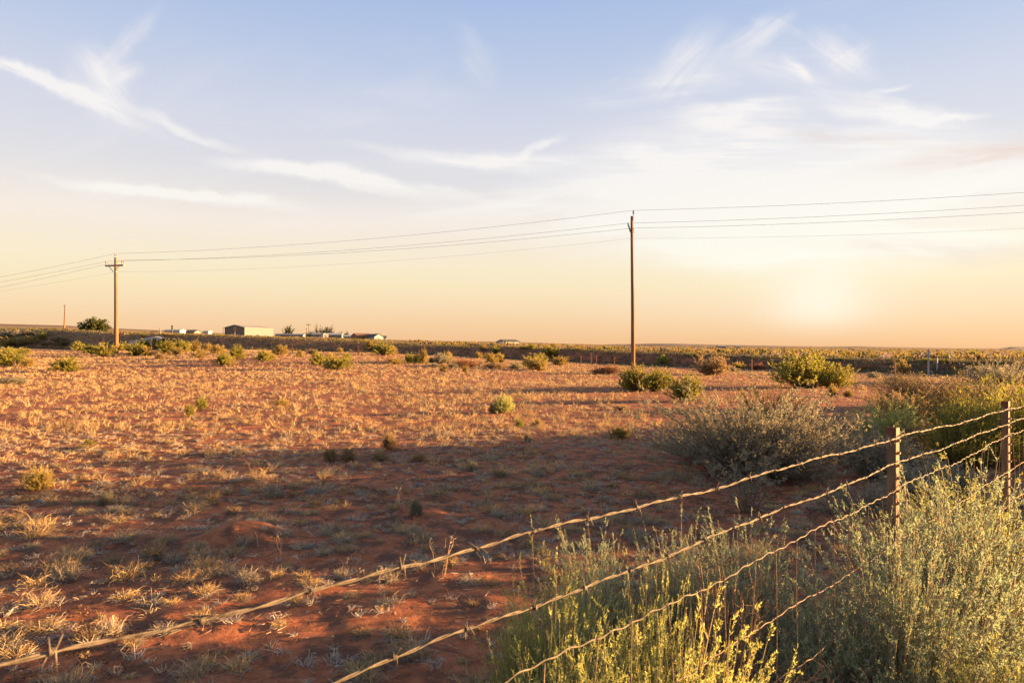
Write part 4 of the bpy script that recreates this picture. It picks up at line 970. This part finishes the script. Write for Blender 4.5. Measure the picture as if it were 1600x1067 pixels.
def grass():
    rg = np.random.default_rng(5)
    protos = []; VARI = {}
    marks = [(*at(u_, v_)[:2], t_) for u_, v_, t_ in ((385, 838, 'burrow mound'), (452, 801, 'broken brick'), (575, 806, 'loop of scrap wire'), (491, 768, 'sunk grey stone'), (655, 758, 'flat grey stone'), (62, 786, 'dark stone at the shade edge'), (1165, 755, 'largest sagebrush'), (690, 905, 'tallest dead weed stalks'))]
    marks += [(.2, 2.7, 'yellow snakeweed plumes'), (1.4, 4.0, 'saltbush behind the wires'), (-1.4, .3, 'wires running out past the last post'), (-2.0, 3.6, 'bare patch below the top wire')]
    for i in range(10):
        g = Geo(); n = int(rg.integers(70, 150)); rad = rg.uniform(.08, .14); h = rg.uniform(.05, .115)
        P = tuft_paths(n, rad, h, rg, 1.5, 6); base = GCOL[rg.integers(0, 5)]
        g.blades(P, .0042, base[None]*rg.uniform(.6, 1.25, (n, 1)), rg)
        m = n; P = tuft_paths(m, rad*1.3, h*.4, rg, 2.2, 5); g.blades(P, .0042, np.array([(.27, .225, .18)])*rg.uniform(.6, 1.3, (m, 1)), rg)     # old grey blades lying flat
        if i % 3 == 0:
            q = 3; P = tuft_paths(q, rad*1.1, h*1.8, rg, .5, 5); g.blades(P, .0035, GCOL[3][None].repeat(q, 0), rg)
        protos.append(g.mesh('grass_tuft', M_GRASS)); VARI[protos[-1].name] = 'tall-stalked' if i % 3 == 0 else 'dense curled' if n > 110 else 'loose curled'
    # positions over the whole field; clumped
    n = 120000
    y = np.sqrt(rg.uniform(2.6**2, 74**2, n)); x = y*rg.uniform(-.84, .84, n)
    u = 800+F*x/y; keep = y < np.interp(u, UU, YF)-.5
    dens = fbm(x*.9, y*.9, 3, 31)*np.where(y < 11, 1.0, 2.0)+.55+fbm(x*.09, y*.09, 2, 40)*np.where(y < 11, .4, 1.2)
    # bare dirt on the right and thinner cover in the near shade
    bare = sstep((x-1.5)/3)*sstep((30-y)/8)*np.where(y < 11, .15, .42)
    thr = rg.uniform(0, 1, n); pr = np.clip(dens, .03, 1)*np.where(y < 14, .95, np.where(y < 32, .85, .6))-bare
    keep &= thr < pr
    for bx, by, br in BUSHES: keep &= (np.hypot(x-bx, y-by) > br*.9)
    f = lambda px_, py_: (px_-1.66)*.68-(py_-2.95)*.734 if True else 0
    x, y, u = x[keep], y[keep], u[keep]; z = G(x, y); s = rg.uniform(.35, 1.15, len(x))*np.where(rg.uniform(0, 1, len(x)) < .18, 1.35, 1)
    big = s/y; vis = np.abs(x) < .76*y+.1; v = 541+F*(H-z)/y; vis &= v < 1085
    order = np.argsort(-(big*vis)); top = order[:300]; rest = order[300:]
    for i in top:
        o = obj('grass_tuft', protos[int(rg.integers(0, 10))], None, (x[i], y[i], z[i]-.004), (0, 0, rg.uniform(0, 6.28)), (s[i], s[i], s[i]*rg.uniform(.8, 1.2)))
        pi = VARI[o.data.name]; dn, nm = min((math.hypot(x[i]-a, y[i]-b), t) for a, b, t in marks)
        lb = ('wide ' if s[i] > 1.2 else 'small ' if s[i] < .8 else '')+pi+' grass tuft '+('beside the ' if dn < 1.0 else 'on dirt near the ')+nm
        tag(o, lb, 'grass tuft', lb)
    g = Geo()
    for lo, hi, nb, k, w in ((0, 9, 32, 4, .0052), (9, 16, 17, 3, .0072), (16, 30, 10, 3, .0115), (30, 80, 7, 2, .024)):
        r = rest[(y[rest] >= lo) & (y[rest] < hi)]; m = len(r)
        if not m: continue
        P = tuft_paths(m*nb, 1.0, 1.0, rg, 1.4, k); i = np.repeat(r, nb)
        rad = (s*np.where(y < 12, .12, .15))[i]; hh = (s*np.where(y < 12, .10, .145)*rg.uniform(.7, 1.3, len(s)))[i]
        P = P*np.stack([rad, rad, hh], -1)[:, None]+np.stack([x, y, z], -1)[i][:, None]
        c = GCOL[rg.integers(0, 5, len(s))][i]*rg.uniform(.65, 1.2, (len(i), 1)); g.blades(P, w, c, rg)
        print('grass', lo, hi, m)
    n = 2600; yn = np.sqrt(rg.uniform(2.5**2, 13**2, n)); xn = yn*rg.uniform(-.82, .82, n); ok = np.ones(n, bool)
    for bx, by, br in BUSHES: ok &= np.hypot(xn-bx, yn-by) > br*.8
    xn, yn = xn[ok], yn[ok]; n = len(xn); zn = G(xn, yn); nb = 17; i = np.repeat(np.arange(n), nb); sn = rg.uniform(.35, .85, n)
    P = tuft_paths(n*nb, 1.0, 1.0, rg, 1.7, 3)*np.stack([sn*.11, sn*.11, sn*.075], -1)[i][:, None]+np.stack([xn, yn, zn], -1)[i][:, None]
    g.blades(P, .0052, (np.array([(.46, .41, .35), (.38, .34, .30), (.46, .37, .26)])[rg.integers(0, 3, n)])[i]*rg.uniform(.6, 1.2, (len(i), 1)), rg)
    tag(obj('dry_grass', g.mesh('dry_grass', M_GRASS)), 'dry straw grass covering the red field up to the bank', 'grass', kind='stuff')
    # fallen twigs, leaf litter and low weeds between the tufts
    g = Geo(); n = 17000; y = np.sqrt(rg.uniform(2.4**2, 13**2, n)); x = y*rg.uniform(-.82, .82, n); z = G(x, y)
    a = rg.uniform(0, 6.283, n); ln = rg.uniform(.015, .07, n); dd = np.stack([np.cos(a), np.sin(a), rg.uniform(-.1, .35, n)], -1)*ln[:, None]
    A = np.stack([x, y, z+.003], -1); g.ribbons(A, A+dd, .0022, .001, np.array([(.16, .12, .095), (.22, .16, .11), (.08, .055, .045), (.3, .24, .17)])[rg.integers(0, 4, n)], rg)
    tag(obj('twig_litter', g.mesh('twig_litter', M_STEM)), 'fallen twigs and stalks littering the near dirt', 'litter', kind='stuff')
    g = Geo(); n = 6500; y = np.sqrt(rg.uniform(2.4**2, 14**2, n)); x = y*rg.uniform(-.82, .82, n); kk = fbm(x*.8, y*.8, 3, 55) > .02; x, y = x[kk], y[kk]; n = len(x); z = G(x, y)
    per = 15; i = np.repeat(np.arange(n), per); d = nrm(rg.normal(size=(n*per, 3))*[1, 1, .35]+[0, 0, .35])
    P = np.stack([x, y, z], -1)[i]+rg.normal(size=(n*per, 3))*[.045, .045, .006]; cc = np.array([(.13, .07, .035), (.16, .085, .035), (.075, .06, .035), (.19, .11, .05)])[rg.integers(0, 4, n)]
    g.leaves(P, d, rg.uniform(.015, .04, n*per), .009, cc[i]*rg.uniform(.7, 1.25, (n*per, 1)), rg)
    tag(obj('low_weeds', g.mesh('low_weeds', M_LEAF)), 'low brown creeping weeds between the grass tufts', 'weeds', kind='stuff')
    # clods and pebbles
    g = Geo(); n = 2600; y = np.sqrt(rg.uniform(2.4**2, 11**2, n)); x = y*rg.uniform(-.82, .82, n); z = G(x, y); r = rg.uniform(.004, .014, n)
    o = np.array([(1, 0, 0), (-1, 0, 0), (0, 1, 0), (0, -1, 0), (0, 0, .8), (0, 0, -.8)])
    V = (np.stack([x, y, z], -1)[:, None]+o[None]*r[:, None, None]*rg.uniform(.7, 1.3, (n, 6, 1))).reshape(-1, 3)
    t = np.array([[4, 0, 2], [4, 2, 1], [4, 1, 3], [4, 3, 0]]); Q = (np.arange(n)[:, None, None]*6+t[None]).reshape(-1, 3)
    me = mesh_np('dirt_clods', V, Q, M_STEM, np.repeat(np.array([(.26, .11, .06), (.2, .085, .05), (.3, .2, .14)])[rg.integers(0, 3, n)], 6, 0))
    tag(obj('dirt_clods', me), 'small red clods and pebbles strewn over the near dirt', 'clods', kind='stuff')
grass()

def dry_stalks():
    for i, (u, v, h) in enumerate(((690, 905, .34), (680, 895, .28), (622, 790, .22), (660, 780, .16), (408, 765, .12), (240, 755, .12), (640, 845, .26), (655, 860, .2), (405, 860, .22), (440, 870, .18), (1290, 790, .3), (540, 905, .16), (590, 915, .14))):
        x, y, z = at(u, v); rg = np.random.default_rng(900+i); n = 3
        th = rg.uniform(0, 6.28, n); tip = np.stack([np.cos(th)*h*.3, np.sin(th)*h*.3, h*rg.uniform(.7, 1, n)], -1); mid = tip*[.35, .35, .55]+rg.normal(size=(n, 3))*.01; q3 = tip*[.75, .75, .85]+rg.normal(size=(n, 3))*.012
        P = np.stack([rg.normal(size=(n, 3))*[.01, .01, 0]-[0, 0, .01], mid, q3, tip], 1); g = Geo(); c = jit((.36, .24, .16), n, rg); g.paths(P, .0022, .001, c, rg)
        g.leaves(q3.repeat(4, 0)+rg.normal(size=(n*4, 3))*.015, rg.normal(size=(n*4, 3))+[0, 0, .6], .03, .005, jit((.36, .26, .16), n*4, rg), rg)
        tag(obj('dry_stalk', g.mesh('dry_stalk', M_STEM), None, (x, y, z)), 'thin upright dead weed stalks standing out of the shaded dirt', 'weed', 'dead weed stalks in the shaded dirt')
dry_stalks()

def oddments():
    x, y, z = at(452, 801); m = new_mat('pink_block', (.46, .27, .23), .85, .15, 14, .003)
    bm = bmesh.new(); add_box(bm, -.05, .05, -.032, .032, -.02, .04); bmesh.ops.bevel(bm, geom=bm.edges[:], offset=.006, segments=2, affect='EDGES')
    for q in bm.verts:
        if q.co.z > 0: q.co.x *= .86
    t = thing('broken_brick', 'small pinkish broken brick lying on the dirt by the burrow mound', 'brick', (x, y, z), .25); obj('body', bm_mesh('body', bm, m), t)
    bm = bmesh.new(); add_box(bm, -.02, .018, -.0345, -.031, .004, .022); obj('chipped_face', bm_mesh('chipped_face', bm, new_mat('raw_brick', (.38, .19, .14), .95, .2, 30)), t)
    x, y, z = at(575, 806); pts = []
    for k in range(40):
        a = k/39*2*math.pi*1.15; r = .075+.006*math.sin(a*3); pts.append((r*math.cos(a), r*math.sin(a), .008+.05*k/39*(math.sin(a) > 0)*abs(math.sin(a))+.004*math.sin(a*2)))
    tag(obj('wire_loop', tube_mesh('wire_loop', M_LINE, pts, .0035, 6), None, (x, y, z)), 'dark loop of scrap wire lying on the shaded dirt', 'wire')
    m = new_mat('grey_rock', (.15, .125, .115), .9, .3, 18, .01)
    for i, (u, v, w, h, lab) in enumerate(((491, 768, .11, .06, 'grey weathered stone half sunk among grass tufts'), (655, 758, .11, .035, 'flat grey stone crusted with litter beside the sunk stone'), (62, 786, .08, .04, 'dark grey stone beside the gold sprig at the shade edge'))):
        x, y, z = at(u, v); bm = bmesh.new(); bmesh.ops.create_icosphere(bm, subdivisions=3, radius=1)
        for q in bm.verts:
            c = q.co; k = 1+.5*float(fbm(np.array([c.x*1.6+i*5+c.z]), np.array([c.y*1.6-c.z]), 3, 60+i)[0])
            q.co = Vector((c.x*w*k, c.y*w*.6*k, c.z*h*k))
        t = tag(obj('stone', bm_mesh('stone', bm, m, True), None, (x, y, z-h*.1), (0, 0, i)), lab, 'stone')
oddments()
